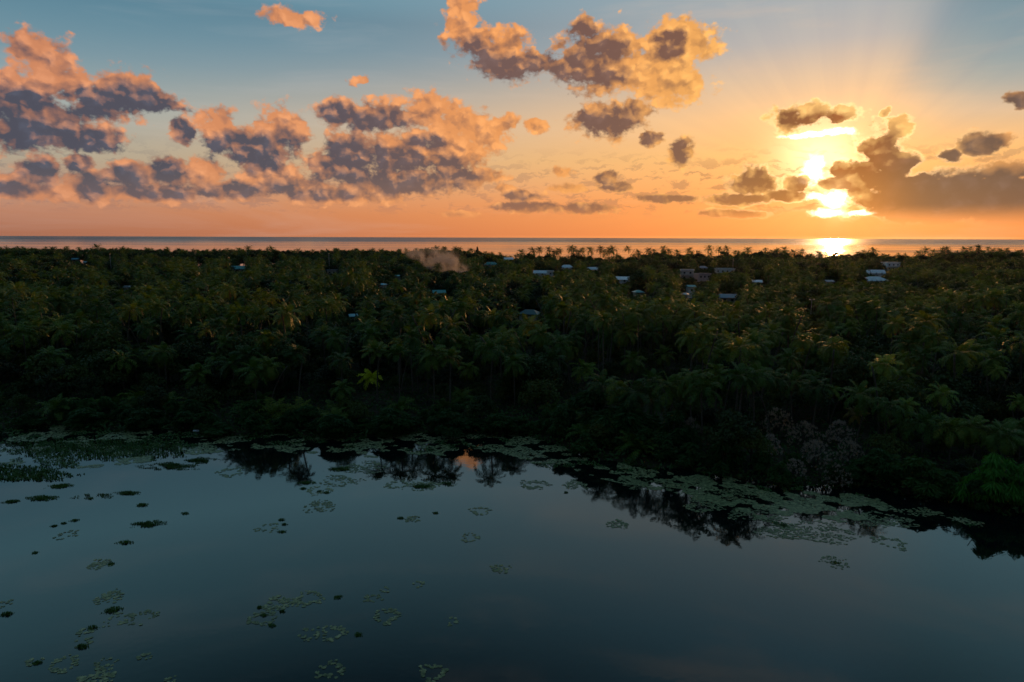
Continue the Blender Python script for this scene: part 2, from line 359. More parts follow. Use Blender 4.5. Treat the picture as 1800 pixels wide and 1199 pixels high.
class MB:
    """collects faces, possibly in several materials, into one mesh"""
    def __init__(s): s.v = []; s.f = []; s.mi = []; s.n = 0
    def add(s, vs, fs, mi=0):
        o = s.n; s.v.extend(vs); s.n += len(vs)
        for f in fs: s.f.append(tuple(i + o for i in f)); s.mi.append(mi)
    def box(s, c, h, mi=0, rz=0.0):
        vs = []
        for sx in (-1, 1):
            for sy in (-1, 1):
                for sz in (-1, 1):
                    x, y = sx * h[0], sy * h[1]
                    vs.append((c[0] + x * cos(rz) - y * sin(rz), c[1] + x * sin(rz) + y * cos(rz), c[2] + sz * h[2]))
        s.add(vs, [(0, 1, 3, 2), (4, 6, 7, 5), (0, 4, 5, 1), (2, 3, 7, 6), (0, 2, 6, 4), (1, 5, 7, 3)], mi)
    def tube(s, pts, rad, seg=7, mi=0, cap=True):
        rings = []
        for i, p_ in enumerate(pts):
            a = Vector(pts[max(i - 1, 0)]); c = Vector(pts[min(i + 1, len(pts) - 1)])
            t = (c - a).normalized(); up = Vector((0, 0, 1)) if abs(t.z) < 0.9 else Vector((1, 0, 0))
            u = t.cross(up).normalized(); w_ = t.cross(u)
            r = rad[i] if hasattr(rad, '__len__') else rad
            rings.append([tuple(Vector(p_) + (u * cos(2 * pi * k / seg) + w_ * sin(2 * pi * k / seg)) * r) for k in range(seg)])
        vs = [q for r_ in rings for q in r_]; fs = []
        for i in range(len(pts) - 1):
            for k in range(seg):
                fs.append((i * seg + k, i * seg + (k + 1) % seg, (i + 1) * seg + (k + 1) % seg, (i + 1) * seg + k))
        if cap: fs.append(tuple(range(seg))[::-1]); fs.append(tuple((len(pts) - 1) * seg + k for k in range(seg)))
        s.add(vs, fs, mi)
    def ball(s, c, r, mi=0, seg=6, rings=4, sq=1.0):
        vs = [(c[0], c[1], c[2] + r * sq)]; fs = []
        for i in range(1, rings):
            for k in range(seg):
                a = pi * i / rings; b_ = 2 * pi * k / seg
                vs.append((c[0] + r * sin(a) * cos(b_), c[1] + r * sin(a) * sin(b_), c[2] + r * sq * cos(a)))
        vs.append((c[0], c[1], c[2] - r * sq)); L = len(vs) - 1
        for k in range(seg):
            fs.append((0, 1 + k, 1 + (k + 1) % seg)); fs.append((L, L - seg + (k + 1) % seg, L - seg + k))
            for i in range(rings - 2):
                q = 1 + i * seg
                fs.append((q + k, q + seg + k, q + seg + (k + 1) % seg, q + (k + 1) % seg))
        s.add(vs, fs, mi)
    def mesh(s, name, mats, smooth=False):
        me = bpy.data.meshes.new(name); me.from_pydata(s.v, [], s.f)
        for m_ in mats: me.materials.append(m_)
        if len(mats) > 1: me.polygons.foreach_set('material_index', s.mi)
        if smooth: me.polygons.foreach_set('use_smooth', [True] * len(me.polygons))
        me.update(); return me
def quads_mesh(name, P, mats, mi=None):
    """P: (n, 4, 3) array of quad corners"""
    P = np.asarray(P, dtype=np.float32); nq = len(P)
    me = bpy.data.meshes.new(name); me.vertices.add(nq * 4); me.loops.add(nq * 4); me.polygons.add(nq)
    me.vertices.foreach_set('co', P.reshape(-1))
    me.loops.foreach_set('vertex_index', np.arange(nq * 4, dtype=np.int32))
    me.polygons.foreach_set('loop_start', np.arange(0, nq * 4, 4, dtype=np.int32))
    if mi is not None: me.polygons.foreach_set('material_index', np.asarray(mi, dtype=np.int32))
    for m_ in mats: me.materials.append(m_)
    me.update(calc_edges=True); me.validate(); return me

# ================================================================ plants
def frond_quads(rng, az_, el0, L, droop, npair, wleaf, lleaf):
    """one feather frond: leaflets hang from a bending midrib"""
    Q = []; seg = npair; p_ = np.zeros(3); e = el0; step = L / seg
    h = np.array([cos(az_), sin(az_), 0.0]); side = np.array([-sin(az_), cos(az_), 0.0]); up = np.array([0, 0, 1.0])
    tw = rng.uniform(-0.35, 0.35)
    for i in range(seg):
        t = (i + 0.5) / seg
        d_ = h * cos(e) + up * sin(e); nrm = -h * sin(e) + up * cos(e)
        sd_ = side * cos(tw) + nrm * sin(tw); nn = nrm * cos(tw) - side * sin(tw)
        q = p_ + d_ * step
        rw = 0.05 * (1 - t) + 0.012
        Q.append([p_ - sd_ * rw, p_ + sd_ * rw, q + sd_ * rw * .8, q - sd_ * rw * .8])
        if t > 0.10:
            ll = lleaf * (sin(pi * min(1, 0.16 + t * 0.86)) ** 0.6) * rng.uniform(0.85, 1.1)
            for s_ in (-1, 1):
                dirn = sd_ * s_ * 0.80 + d_ * 0.48 + nn * rng.uniform(-0.1, 0.28); dirn /= np.linalg.norm(dirn)
                a = p_ + d_ * step * rng.uniform(0.1, 0.9)
                mid = a + dirn * ll * 0.55 + up * (-0.05 * ll)
                end = a + dirn * ll * 0.93 - up * ll * rng.uniform(0.22, 0.42)
                wv = d_ * wleaf * 0.5
                Q.append([a - wv * 0.5, a + wv * 0.5, mid + wv, mid - wv])
                Q.append([mid - wv, mid + wv, end + wv * 0.15, end - wv * 0.15])
        p_ = q; e -= droop * step * (0.55 + 1.3 * t)
    return Q
def palm_crown(name, seed, nf=20, L=3.7, npair=16, wleaf=0.15, lleaf=0.85, dead=2, elmin=-35, mats=None, nuts=True, dr=1.0):
    rng = np.random.RandomState(seed); Q = []; mi = []
    for k in range(nf):
        t = (k + 0.5) / nf
        el_ = R(80 - (80 - elmin) * t ** 0.85) + rng.uniform(-0.12, 0.12)
        q = frond_quads(rng, k * 2.39996 + rng.uniform(-0.25, 0.25), el_, L * rng.uniform(0.85, 1.08) * (0.75 + 0.3 * min(1, t * 3)),
                        rng.uniform(0.26, 0.42) * dr, npair, wleaf, lleaf)
        Q += q; mi += [0] * len(q)
    for k in range(dead):
        q = frond_quads(rng, rng.uniform(0, 6.28), R(-58), L * 0.8, 0.12, max(6, npair - 6), wleaf * 0.7, lleaf * 0.6)
        Q += q; mi += [1] * len(q)
    return quads_mesh(name, Q, mats or [M['palm'], M['dead']], mi)
def palm_trunk(name, seed, h=1.0, r=0.15, lean=0.6):
    rng = random.Random(seed); a = rng.uniform(0, 6.28); pts = []; rd = []; n_ = 9
    for i in range(n_):
        t = i / (n_ - 1)
        off = lean * (1 - t) ** 2                       # foot stands aside, the head is at x = y = 0
        pts.append((cos(a) * off, sin(a) * off, -t_h(t, h))); rd.append(r * (0.8 + 0.0 * t) if t < 0.9 else r * 1.25)
    mb = MB(); mb.tube(pts[::-1], rd[::-1], 6); return mb.mesh(name, [M['bark']], True)
def t_h(t, h): return h * t
def leaf_cloud(rng, centres, radii, n, size, flat=0.75, strip=1.0, droop=0.0):
    """n leaves scattered over the skins of overlapping clumps"""
    centres = np.array(centres); radii = np.array(radii); pr = radii ** 2; pr /= pr.sum()
    idx = rng.choice(len(radii), n, p=pr)
    v = rng.normal(size=(n, 3)); v /= np.linalg.norm(v, axis=1)[:, None]
    v[:, 2] = np.where(v[:, 2] < -0.2, -v[:, 2] * 0.6, v[:, 2])
    rr = radii[idx] * (1.04 + 0.11 * rng.normal(size=n) - 0.5 * rng.rand(n) ** 2.0)
    c = centres[idx] + v * rr[:, None] * np.array([1, 1, flat])
    nrm = v + rng.normal(size=(n, 3)) * 0.55 + np.array([0, 0, 0.25]); nrm /= np.linalg.norm(nrm, axis=1)[:, None]
    a = np.cross(nrm, rng.normal(size=(n, 3))); a /= np.linalg.norm(a, axis=1)[:, None]
    b_ = np.cross(nrm, a)
    if droop: 
        b_ = v * np.array([1, 1, 0.3]) + np.array([0, 0, -droop]); b_ /= np.linalg.norm(b_, axis=1)[:, None]
        a = np.cross(b_, rng.normal(size=(n, 3))); a /= np.linalg.norm(a, axis=1)[:, None]
    s_ = size * rng.uniform(0.6, 1.3, n)[:, None]
    a = a * s_ * 0.5 / strip; b_ = b_ * s_ * 0.5 * strip
    return np.stack([c - b_, c + a * 0.9 - b_ * 0.1, c + b_, c - a * 0.9 + b_ * 0.1], axis=1)
def dome(rng, nl, Rr, hh, rmin=0.28, rmax=0.5, z0=0.0):
    """clumps that fill a broad uneven crown: Rr half width, hh height"""
    cs = []; rs_ = []
    for k in range(nl):
        a = rng.uniform(0, 6.28); u = rng.rand() ** 0.55; z = rng.rand()
        lim = math.sqrt(max(0.08, 1 - (z * 1.02) ** 2)) if z < 0.97 else 0.2
        cs.append((cos(a) * u * Rr * lim * 0.78, sin(a) * u * Rr * lim * 0.78, z0 + hh * (0.12 + 0.76 * z)))
        rs_.append(Rr * rng.uniform(rmin, rmax) * (1.0 - 0.3 * z))
    return cs, rs_
def broad_crown(name, seed, n=2600, Rr=4.6, hh=5.0, size=0.42, nl=16, m_='leaf', z0=0.0, flat=0.8):
    rng = np.random.RandomState(seed); cs, rs_ = dome(rng, nl, Rr, hh, z0=z0)
    Q = leaf_cloud(rng, cs, rs_, n, size, flat, 1.2)
    return quads_mesh(name, Q, [M[m_]])
def broad_trunk(name, seed, h=4.0, Rr=4.0, r=0.22):
    rng = random.Random(seed); mb = MB()
    mb.tube([(0, 0, 0), (0.15, 0.05, h * 0.4), (0.05, 0.2, h * 0.8), (0.0, 0.1, h * 1.5)], [r * 1.3, r, r * 0.8, r * 0.35], 7)
    for k in range(6):
        a = k * 1.05 + rng.uniform(-.3, .3); z = h * rng.uniform(0.45, 0.9); q = Rr * rng.uniform(0.45, 0.75)
        mb.tube([(0.05, 0.1, z), (cos(a) * q * .5, sin(a) * q * .5, z + h * .25), (cos(a) * q, sin(a) * q, z + h * .6)], [r * .5, r * .35, r * .12], 5)
    return mb.mesh(name, [M['wood']], True)
def needle_crown(name, seed, h=9.0, Rr=2.6, n=2400, size=0.5):
    rng = np.random.RandomState(seed); cs = []; rs_ = []
    for k in range(26):
        t = rng.rand() ** 0.8; a = rng.uniform(0, 6.28); q = Rr * (1 - t) ** 0.7 * rng.uniform(0.3, 0.95)
        cs.append((cos(a) * q, sin(a) * q, h * (0.05 + 0.95 * t))); rs_.append(0.35 + 0.75 * (1 - t) * rng.uniform(0.6, 1.2))
    return quads_mesh(name, leaf_cloud(rng, cs, rs_, n, size, 0.6, 2.2), [M['needle']])

# ================================================================ the setting
SHORE_PX = [(-700, 735), (-300, 745), (0, 752), (150, 752), (300, 757), (420, 764), (560, 770), (700, 766), (850, 760), (940, 770), (1000, 795), (1100, 812),
            (1250, 838), (1400, 850), (1550, 862), (1700, 886), (1800, 902), (2000, 930), (2400, 990)]
SH = [at(px, py) for px, py in SHORE_PX]
SHX = np.array([v.x for v in SH]); SHY = np.array([v.y for v in SH])
def shore(x):
    return float(np.interp(x, SHX, SHY)) + 1.1 * sin(x * 0.31) + 0.7 * sin(x * 0.83 + 1)
SEA_Y = 712.0
def ground_z(x, y):
    s_ = y - shore(x)
    if s_ < 0: return max(-1.6, s_ * 0.25)
    return min(1.0, s_ * 0.13) if y < SEA_Y - 20 else max(-2.0, 1.0 - (y - SEA_Y + 20) * 0.06)
xs = np.unique(np.concatenate([np.linspace(-1700, -200, 26), np.linspace(-200, 160, 121), np.linspace(160, 1700, 26)]))
ys = np.unique(np.concatenate([np.linspace(-120, 60, 10), np.linspace(60, 150, 61), np.linspace(150, 760, 60)]))
vs = [(x, y, ground_z(x, y)) for y in ys for x in xs]; nx = len(xs)
fs = [(j * nx + i, j * nx + i + 1, (j + 1) * nx + i + 1, (j + 1) * nx + i) for j in range(len(ys) - 1) for i in range(nx - 1)]
mb = MB(); mb.add(vs, fs); tag(link('ground', mb.mesh('ground', [M['ground']], True)), kind='structure')
mb = MB(); mb.add([(-420, -110, 0), (420, -110, 0), (420, 190, 0), (-420, 190, 0)], [(0, 1, 2, 3)])
tag(link('lake', mb.mesh('lake', [M['lake']])), kind='structure')
mb = MB(); mb.add([(-14000, 705, 0), (14000, 705, 0), (14000, 10500, 0), (-14000, 10500, 0)], [(0, 1, 2, 3)])
tag(link('sea', mb.mesh('sea', [M['sea']])), kind='structure')

# ================================================================ layout guides, read off the photograph
PROF = [(0,438),(100,441),(150,443),(200,442),(260,444),(340,446),(430,443),(500,446),(560,447),(620,441),(700,446),(740,442),(800,441),(850,446),(880,452),(920,452),
        (1000,455),(1080,458),(1120,453),(1160,448),(1250,452),(1300,448),(1350,443),(1400,450),(1480,450),(1520,448),(1570,454),(1620,452),(1680,440),(1740,438),(1800,448)]
PX_ = [a for a, b_ in PROF]; PY_ = [b_ for a, b_ in PROF]
REFL = [(0,795),(380,800),(440,830),(520,840),(590,815),(650,836),(790,838),(825,806),(860,842),(940,818),(1020,840),(1100,878),(1200,908),(1260,925),(1340,925),(1390,885),
        (1450,892),(1540,915),(1590,872),(1640,905),(1700,912),(1760,945),(1800,930)]
RX_ = [a for a, b_ in REFL]; RY_ = [b_ for a, b_ in REFL]
def dep(py): return R(PITCH) + math.atan((py - 599.5) / FPX)
def cap_height(x, y):
    """tallest a plant may stand here: under the far treeline and inside the mirrored outline"""
    px, _ = proj((x, y, 5))
    t1 = H - y * tan(dep(float(np.interp(px, PX_, PY_)) + 3)) / 1.0
    t2 = y * tan(dep(float(np.interp(px, RX_, RY_)))) - H
    return min(t1, t2)

# houses: roof box in the photograph (x0, y0, x1, y1), kind, wall, roof colour, label
HOUSES = [
 (939,476,961,488,'gable','white','paleblue','small pale blue roofed house at the left end of the village strip'),
 (962,477,973,488,'flat','white','white','small white block house beside the pale blue roofed house'),
 (986,466,1008,476,'hip','white','paleblue','low house with long pale blue roof behind the first village houses'),
 (1032,470,1051,478,'gable','white','paleblue','light gabled house half hidden behind the tall palms at mid picture'),
 (1084,487,1107,499,'gable','white','white','whitish blue gabled roof between dark palms right of the middle'),
 (1116,511,1132,519,'hip','cream','teal','small teal roof deep in the trees right of the middle'),
 (1199,475,1221,495,'two','pinkwhite','paleblue','two storey whitish house with balcony in the village'),
 (1224,482,1249,502,'flat','mauve','grey','mauve block house with flat roof next to the two storey house'),
 (1261,473,1293,481,'flat','white','white','long white flat roofed building behind the trees'),
 (1229,468,1245,475,'hip','cream','bluegrey','small blue grey hipped roof near the shore palms'),
 (1325,493,1341,500,'gable','white','white','small white roof slanting out of dark trees'),
 (1269,518,1297,530,'gable','cream','bluegrey','grey blue roof low in the palm grove right of the middle'),
 (1201,516,1212,523,'hip','cream','bluegrey','tiny blue grey roof in front of the two storey house'),
 (1210,502,1223,508,'gable','white','teal','small white and teal roof under the mauve block house'),
 (1559,462,1583,476,'two','white','white','white two storey building topping the right hand house cluster'),
 (1530,475,1558,485,'gable','white','paleblue','white roof below the right hand two storey building'),
 (1523,487,1563,499,'hip','white','paleblue','broad white roof lowest in the right hand house cluster'),
 (1454,493,1467,500,'gable','cream','bluegrey','little roof glimpsed under the sun glow'),
 (124,454,135,461,'gable','cream','cyan','bright blue roof near the far left shore'),
 (145,460,151,465,'gable','cream','cyan','tiny bright blue roof beside the far left blue roof'),
 (405,468,430,477,'gable','cream','teal','long teal green roof in the left hand woods'),
 (215,503,226,512,'gable','cream','bluegrey','faint blue grey roof in dark woods at left'),
 (850,461,875,470,'hip','cream','teal','teal hipped roof just right of the smoke'),
 (666,499,676,509,'hip','cream','cyan','small cyan roof in the woods left of the smoke'),
 (760,511,781,521,'gable','cream','teal','bright teal roof under the smoke'),
 (611,554,624,560,'gable','cream','cyan','low blue roof glinting in the middle of the palm grove'),
 (886,453,901,460,'gable','white','white','white roof close to the sea right of the smoke'),
 (575,475,592,483,'flat','cream','bluegrey','grey flat roof beside the thin mast'),
 (694,484,702,491,'gable','cream','teal','small teal roof behind the smoke haze'),
 (915,546,948,562,'hip','cream','darkteal','dull dark teal roof sunk in the palm grove at mid picture'),
]
HC = dict(white=(0.86,0.87,0.88), cream=(0.45,0.42,0.36), pinkwhite=(0.62,0.55,0.52), mauve=(0.50,0.43,0.45), paleblue=(0.58,0.68,0.74), teal=(0.04,0.30,0.30),
          darkteal=(0.03,0.10,0.11), cyan=(0.05,0.28,0.38), bluegrey=(0.22,0.28,0.33), grey=(0.42,0.40,0.42))
for k, c in HC.items():
    M['paint_' + k] = simple(k + '_paint', c, 0.55, 0.10, 0.8)
    M['tin_' + k] = simple(k + '_tin_roof', c, 0.38, 0.12, 0.8, 0.8); M['tin_' + k].node_tree.nodes['Principled BSDF'].inputs['Metallic'].default_value = 0.35
M['frame'] = simple('window_frame', (0.25, 0.22, 0.20), 0.6, 0.1)
def windows(mbw, parent, w_, y0, zc, n_):
    for k in range(n_):
        x = -w_ / 2 + w_ * (k + 0.5) / n_
        f = MB(); f.box((x, y0 - 0.03, zc), (0.62, 0.05, 0.62)); fo = link('window', f.mesh('window', [M['frame']]), parent)
        g_ = MB(); g_.box((x, y0 - 0.085, zc), (0.52, 0.012, 0.52)); link('pane', g_.mesh('pane', [M['glass']]), fo)
HB = []
def house(i, x0, y0, x1, y1, kind, wc, rc, label):
    ztop = 10.0 if kind == 'two' else 7.0
    D = min((H - ztop) / tan(dep(y0)), 640.0 if x0 > 300 else 655.0)
    c = at_d((x0 + x1) / 2, y0, D); ztop = c.z
    w_ = (x1 - x0) / FPX * D * 1.05; dpt = min(max(w_ * 0.7, 5.0), 9.0); gz = 0.95
    rz = random.Random(i * 7 + 3).uniform(-0.35, 0.35)
    t = empty('house', (c.x, c.y + dpt / 2, gz), rz); tag(t, label, 'house', 'village houses among the trees')
    zt = ztop - gz
    hw, hd = w_ / 2, dpt / 2
    mw, mr = M['paint_' + wc], M['tin_' + rc]
    wl_ = MB(); rf = MB()
    if kind in ('gable', 'hip'):
        rh = min(2.4, w_ * 0.2); eh = zt - rh
        wl_.box((0, 0, eh / 2), (hw - .3, hd - .3, eh / 2))
        a, b_ = hw + .25, hd + .35
        ins = 0.0 if kind == 'gable' else min(hw, hd) * 0.85
        th = 0.14
        for dz in (0.0,):
            v8 = [(-a, -b_, eh - .05), (a, -b_, eh - .05), (a, b_, eh - .05), (-a, b_, eh - .05), (-a + ins, 0, zt), (a - ins, 0, zt)]
            up_ = [(x, y, z + th) for x, y, z in v8]
            rf.add(v8 + up_, [(1, 0, 4, 5), (3, 2, 5, 4), (0, 3, 4), (2, 1, 5), (6, 7, 11, 10), (8, 9, 10, 11), (9, 6, 10), (7, 8, 11), (0, 1, 7, 6), (1, 2, 8, 7), (2, 3, 9, 8), (3, 0, 6, 9)])
    else:
        wl_.box((0, 0, zt / 2 - .15), (hw - .2, hd - .2, zt / 2 - .15))
        rf.box((0, 0, zt - .14), (hw + .15, hd + .15, .14)); 
        for s_ in (-1, 1):
            rf.box((s_ * (hw + .04), 0, zt + .2), (.10, hd + .14, .2)); rf.box((0, s_ * (hd + .04), zt + .2), (hw - .07, .10, .2))
    wo_ = link('wall', wl_.mesh('wall', [mw]), t); link('roof', rf.mesh('roof', [mr]), t)
    n_ = max(1, int(w_ / 3.2))
    yf = -hd + (.3 if kind in ('gable', 'hip') else .2)
    windows(wl_, t, w_ - 1, yf, (zt - 2.4) if kind in ('gable', 'hip') else zt - 1.7, n_)
    if kind == 'two':
        windows(wl_, t, w_ - 1, yf, zt - 4.7, n_)
        bl = MB(); bl.box((0, yf - .7, zt - 3.2), (hw - .3, .7, .1)); bl.box((0, yf - 1.36, zt - 2.75), (hw - .3, .04, .35)); link('balcony', bl.mesh('balcony', [mw]), t)
    dr = MB(); dr.box((w_ * 0.2, yf - .04, 1.05), (.45, .045, 1.05)); link('door', dr.mesh('door', [M['wood']]), t)
    HB.append((x0 - 2, y0 - 2, x1 + 2, y1 + 2, D, c.x))
for i, h_ in enumerate(HOUSES): house(i, *h_)
HB.append((738, 438, 828, 500, 384.0, -9e9))
def blocks_house(x, y, top, half):
    """would a plant here stand between the drone and the part of a house the photograph shows?"""
    a, b_ = proj((x - half, y, top)); c_, _ = proj((x + half, y, top))
    for (x0, y0, x1, y1, D, hx) in HB:
        m_ = 2 + (x1 - x0) * .14
        if y < D - 2 and c_ > x0 + m_ and a < x1 - m_ and b_ < y0 + (y1 - y0) * .62: return True
        if abs(y - D - 4) < 9 and abs(x - hx) < (x1 - x0) / FPX * D * 0.5 + half * 0.7: return True
    return False

# masts and the floodlight
MASTS = [(193,447,478,'thin pale mast standing at left among the trees'),(349,447,468,'thin mast in the woods left of the middle'),(427,446,462,'thin mast by the shore trees above the teal green roof'),
         (481,446,463,'short pale mast near the shore trees'),(578,446,478,'tall thin mast beside the grey flat roof'),(1289,455,476,'thin mast above the long white flat roofed building')]
MC = []
for (px, y0, y1, lb) in MASTS:
    D = (H - 3.0) / tan(dep(y1)); D = min(D, 640); c = at_d(px, y0, D)
    t = empty('mast', (c.x, c.y, 0.9)); tag(t, lb, 'mast', 'masts among the trees'); hh = c.z - 0.9
    mb = MB(); mb.tube([(0, 0, 0), (0, 0, hh * .5), (0, 0, hh)], [.22, .17, .12], 8); link('pole', mb.mesh('pole', [M['pole']]), t)
    mb = MB(); mb.box((0, 0, hh + .13), (.34, .12, .13)); link('lamp_head', mb.mesh('lamp_head', [M['lamp_head']]), t)
    MC.append((px, y1, D))
c = at_d(1427, 528, 235.0)
t = empty('floodlight_pole', (c.x, c.y, 0.9)); tag(t, 'pale floodlight pole with two lamp heads rising from the palm grove under the sun', 'floodlight'); hh = c.z - .9
mb = MB(); mb.tube([(0, 0, 0), (0, 0, hh)], [.14, .10], 8); link('pole', mb.mesh('pole', [M['pole']]), t)
mb = MB(); mb.box((0, 0, hh + .06), (.8, .05, .06)); link('crossbar', mb.mesh('crossbar', [M['pole']]), t)
for s_ in (-1, 1):
    mb = MB(); mb.box((s_ * .62, -.05, hh + .30), (.32, .16, .18)); link('lamp_head', mb.mesh('lamp_head', [M['lamp_head']]), t)
MC.append((1427, 546, 235.0))
def blocks_mast(x, y, top, half):
    a, b_ = proj((x - half, y, top)); c_, _ = proj((x + half, y, top))
    return any(y < D and a < px + 1 and c_ > px - 1 and b_ < py for px, py, D in MC)

# ================================================================ palms and trees
NP = 12
crownN = [palm_crown('palm_crown', 10 + k, nf=17 + (k * 5) % 9, L=3.1 + 0.2 * (k % 5), npair=17, wleaf=0.17, lleaf=0.92, elmin=[-20, -45, -35, -60, -10][k % 5], dead=k % 4, dr=[1, 1.35, .8, 1.6, 1.1, .9][k % 6]) for k in range(NP)]
trunkN = [palm_trunk('palm_trunk', 30 + k, 15.0, 0.15, [0.3, 1.6, 0.8, 3.8, 0.5, 1.2, 3.0][k % 7]) for k in range(NP)]
youngN = [palm_crown('young_palm_crown', 50 + k, nf=15, L=4.3, npair=19, wleaf=0.17, lleaf=1.0, dead=1, elmin=5, nuts=False) for k in range(4)]
crownS = [palm_crown('palm_crown_%s' % q, 70 + k, nf=19, L=3.2, npair=17, wleaf=0.17, lleaf=0.9, mats=[M[q], M['dead']], dead=1) for k, q in enumerate(('palm_yellow', 'palm_pale', 'palm_rust'))]
crownF = [palm_crown('far_palm_crown', 210 + k, nf=18 + k, L=3.6, npair=10, wleaf=0.26, lleaf=0.95, dead=1) for k in range(4)]
NB = 6
bcrown = [broad_crown('tree_crown', 100 + k, n=3200, Rr=4.4 + 0.3 * (k % 3), hh=4.6 + 0.4 * (k % 2), size=0.40, nl=16 + k) for k in range(NB)]
btrunk = [broad_trunk('tree_trunk', 120 + k, 4.2, 4.0) for k in range(NB)]
ncrown = [needle_crown('needle_crown', 140 + k, 10.0, 2.6 + .3 * k, n=2600) for k in range(3)]
ntrunk = broad_trunk('needle_trunk', 150, 4.0, 1.2, 0.16)

PALMS = []; TREES = []            # (x, y, height of the palm's head / tree's top, scale, rot, variant)
rng = random.Random(5)
HEROP = [ # px, py of the crown's heart, distance, crown width px, crown mesh, label
 (652,664,136,58,0,'bright yellow palm glowing in the dark grove left of the middle'),
 (1655,692,97,72,1,'full pale green palm above the right bank, largest of the pale ones'),
 (1593,712,96,52,1,'small pale green palm left of the full pale palm on the right bank'),
 (1505,727,98,52,2,'low rusty yellow palm behind the dry grey shrubs'),
 (1555,640,101,68,1,'palm with a long curved pale trunk on the right bank'),
 (1463,686,109,48,1,'thin palm behind the dry grey shrubs with visible trunk'),
 (1300,610,104,80,-1,'tall wide crowned palm with trunk showing right of the middle'),
 (1465,608,111,78,-1,'broad palm crown between the tall wide palm and the curved trunk palm'),
 (1755,652,110,44,1,'slim palm on a straight pale trunk near the right edge'),
 (1792,706,100,56,1,'pale palm cut by the right edge of the picture'),
 (1028,648,130,68,1,'olive green palm with drooping fronds left of the dark bank shrubs'),
 (1112,632,135,62,-1,'dark palm behind the olive green palm right of the middle'),
 (1168,622,150,56,-1,'second dark palm behind the olive green palm, further right'),
]
HEROY = [ (480,712,114,1.25,'biggest young palm by the water left of the middle, fronds arching from the ground'),(440,718,115,1.05,'young palm to the left of the biggest young palm by the water'),
 (528,714,115,1.1,'young palm to the right of the biggest young palm by the water'),(338,716,118,1.0,'lone young palm with light fronds between the left bank and the big young palms'),
 (165,738,118,.75,'small young palm at the foot of the left bank'),(243,728,118,.8,'small bright young palm above the floating weed at left'),(705,722,118,.95,'young palm by the water right of the yellow palm'),
 (780,728,119,.8,'small young palm above the mirrored orange cloud')]
ORD = []
for px, py, D, wpx, cm, lb in HEROP:
    c = at_d(px, py, D); s_ = wpx / FPX * D / 7.0
    PALMS.append((c.x, c.y, c.z, s_, rng.uniform(0, 6.28), 3 if 'curved' in lb else rng.randrange(NP), ('hero', cm, lb)))
for px, py, D, s_, lb in HEROY:
    c = at_d(px, py + 22, D); PALMS.append((c.x, c.y, max(1.2, c.z), s_, rng.uniform(0, 6.28), rng.randrange(4), ('young', -1, lb)))
HEROR = [(1092,104,866),(1205,100,900),(1242,97,912),(1402,104,878),(1335,98,926),(1600,96,866),(1690,90,902),(1782,86,930),(1060,106,858),(1120,101,880),(1178,100,898),(1222,99,915),(1305,97,935),(1365,101,905),(1440,100,895),(1520,97,905),(1570,95,900),(1640,92,895),(1730,88,925),(520,119,838),(445,117,820),(660,122,828),(790,119,832),(905,120,818),(598,122,812),(470,118,822),(862,121,835),(700,121,828),(762,120,832),(1150,103,885)]
for px, D, ry in HEROR:
    t_ = D * tan(R(PITCH) + math.atan((ry - 599.5) / FPX)) - H; c = at_d(px, 600, D)
    PALMS.append((c.x, D, t_, rng.uniform(.85, 1.05), rng.uniform(0, 6.28), rng.randrange(NP), ('std', -1, None)))
SKY = [(917,445),(937,441),(948,439),(965,439),(974,445),(982,441),(1004,437),(1010,440),(1017,445),(1024,440),(1038,440),(1055,438),(1063,445),(1072,441),(1077,439),(1083,451),
       (1103,438),(1121,445),(1141,441),(1150,443),(1167,438),(1176,442),(1191,445),(1211,441),(1247,437),(1264,439),(1277,438),(1249,449),(1315,441),(1365,444),(1379,440),(1395,445),
       (1409,443),(1440,447),(1454,448),(1534,442),(1614,446),(1627,441),(1642,444),(1657,440),(1745,443),(1795,444),(170,436),(214,440),(437,439),(350,446),(477,440),(524,442),(567,446),
       (672,444),(767,439)]
for px, py in SKY:
    D = rng.uniform(640, 690); c = at_d(px + rng.uniform(-.5, .5), py - 0.5, D)
    zone = ('on the far treeline left of the smoke' if px < 800 else 'in the row against the bright sea' if px < 1300 else 'on the far treeline at right')
    PALMS.append((c.x, c.y, c.z, rng.uniform(1.45, 1.95) * (1.05 if px < 800 else 1), rng.uniform(0, 6.28), rng.randrange(NP), ('sky', -1, 'small distant palm silhouette ' + zone)))
TALLN = [(839,433,640,1.05),(727,439,650,.9),(1722,431,640,1.05),(1700,436,650,.9),(620,440,650,.8),(745,441,660,.8),(1225,440,670,.7),(1335,440,650,.95),(1350,441,655,.9),(650,441,655,.8)]
NEED = []
for px, py, D, s_ in TALLN:
    c = at_d(px, py, D); NEED.append((c.x, c.y, c.z, s_, rng.uniform(0, 6.28), rng.randrange(3)))

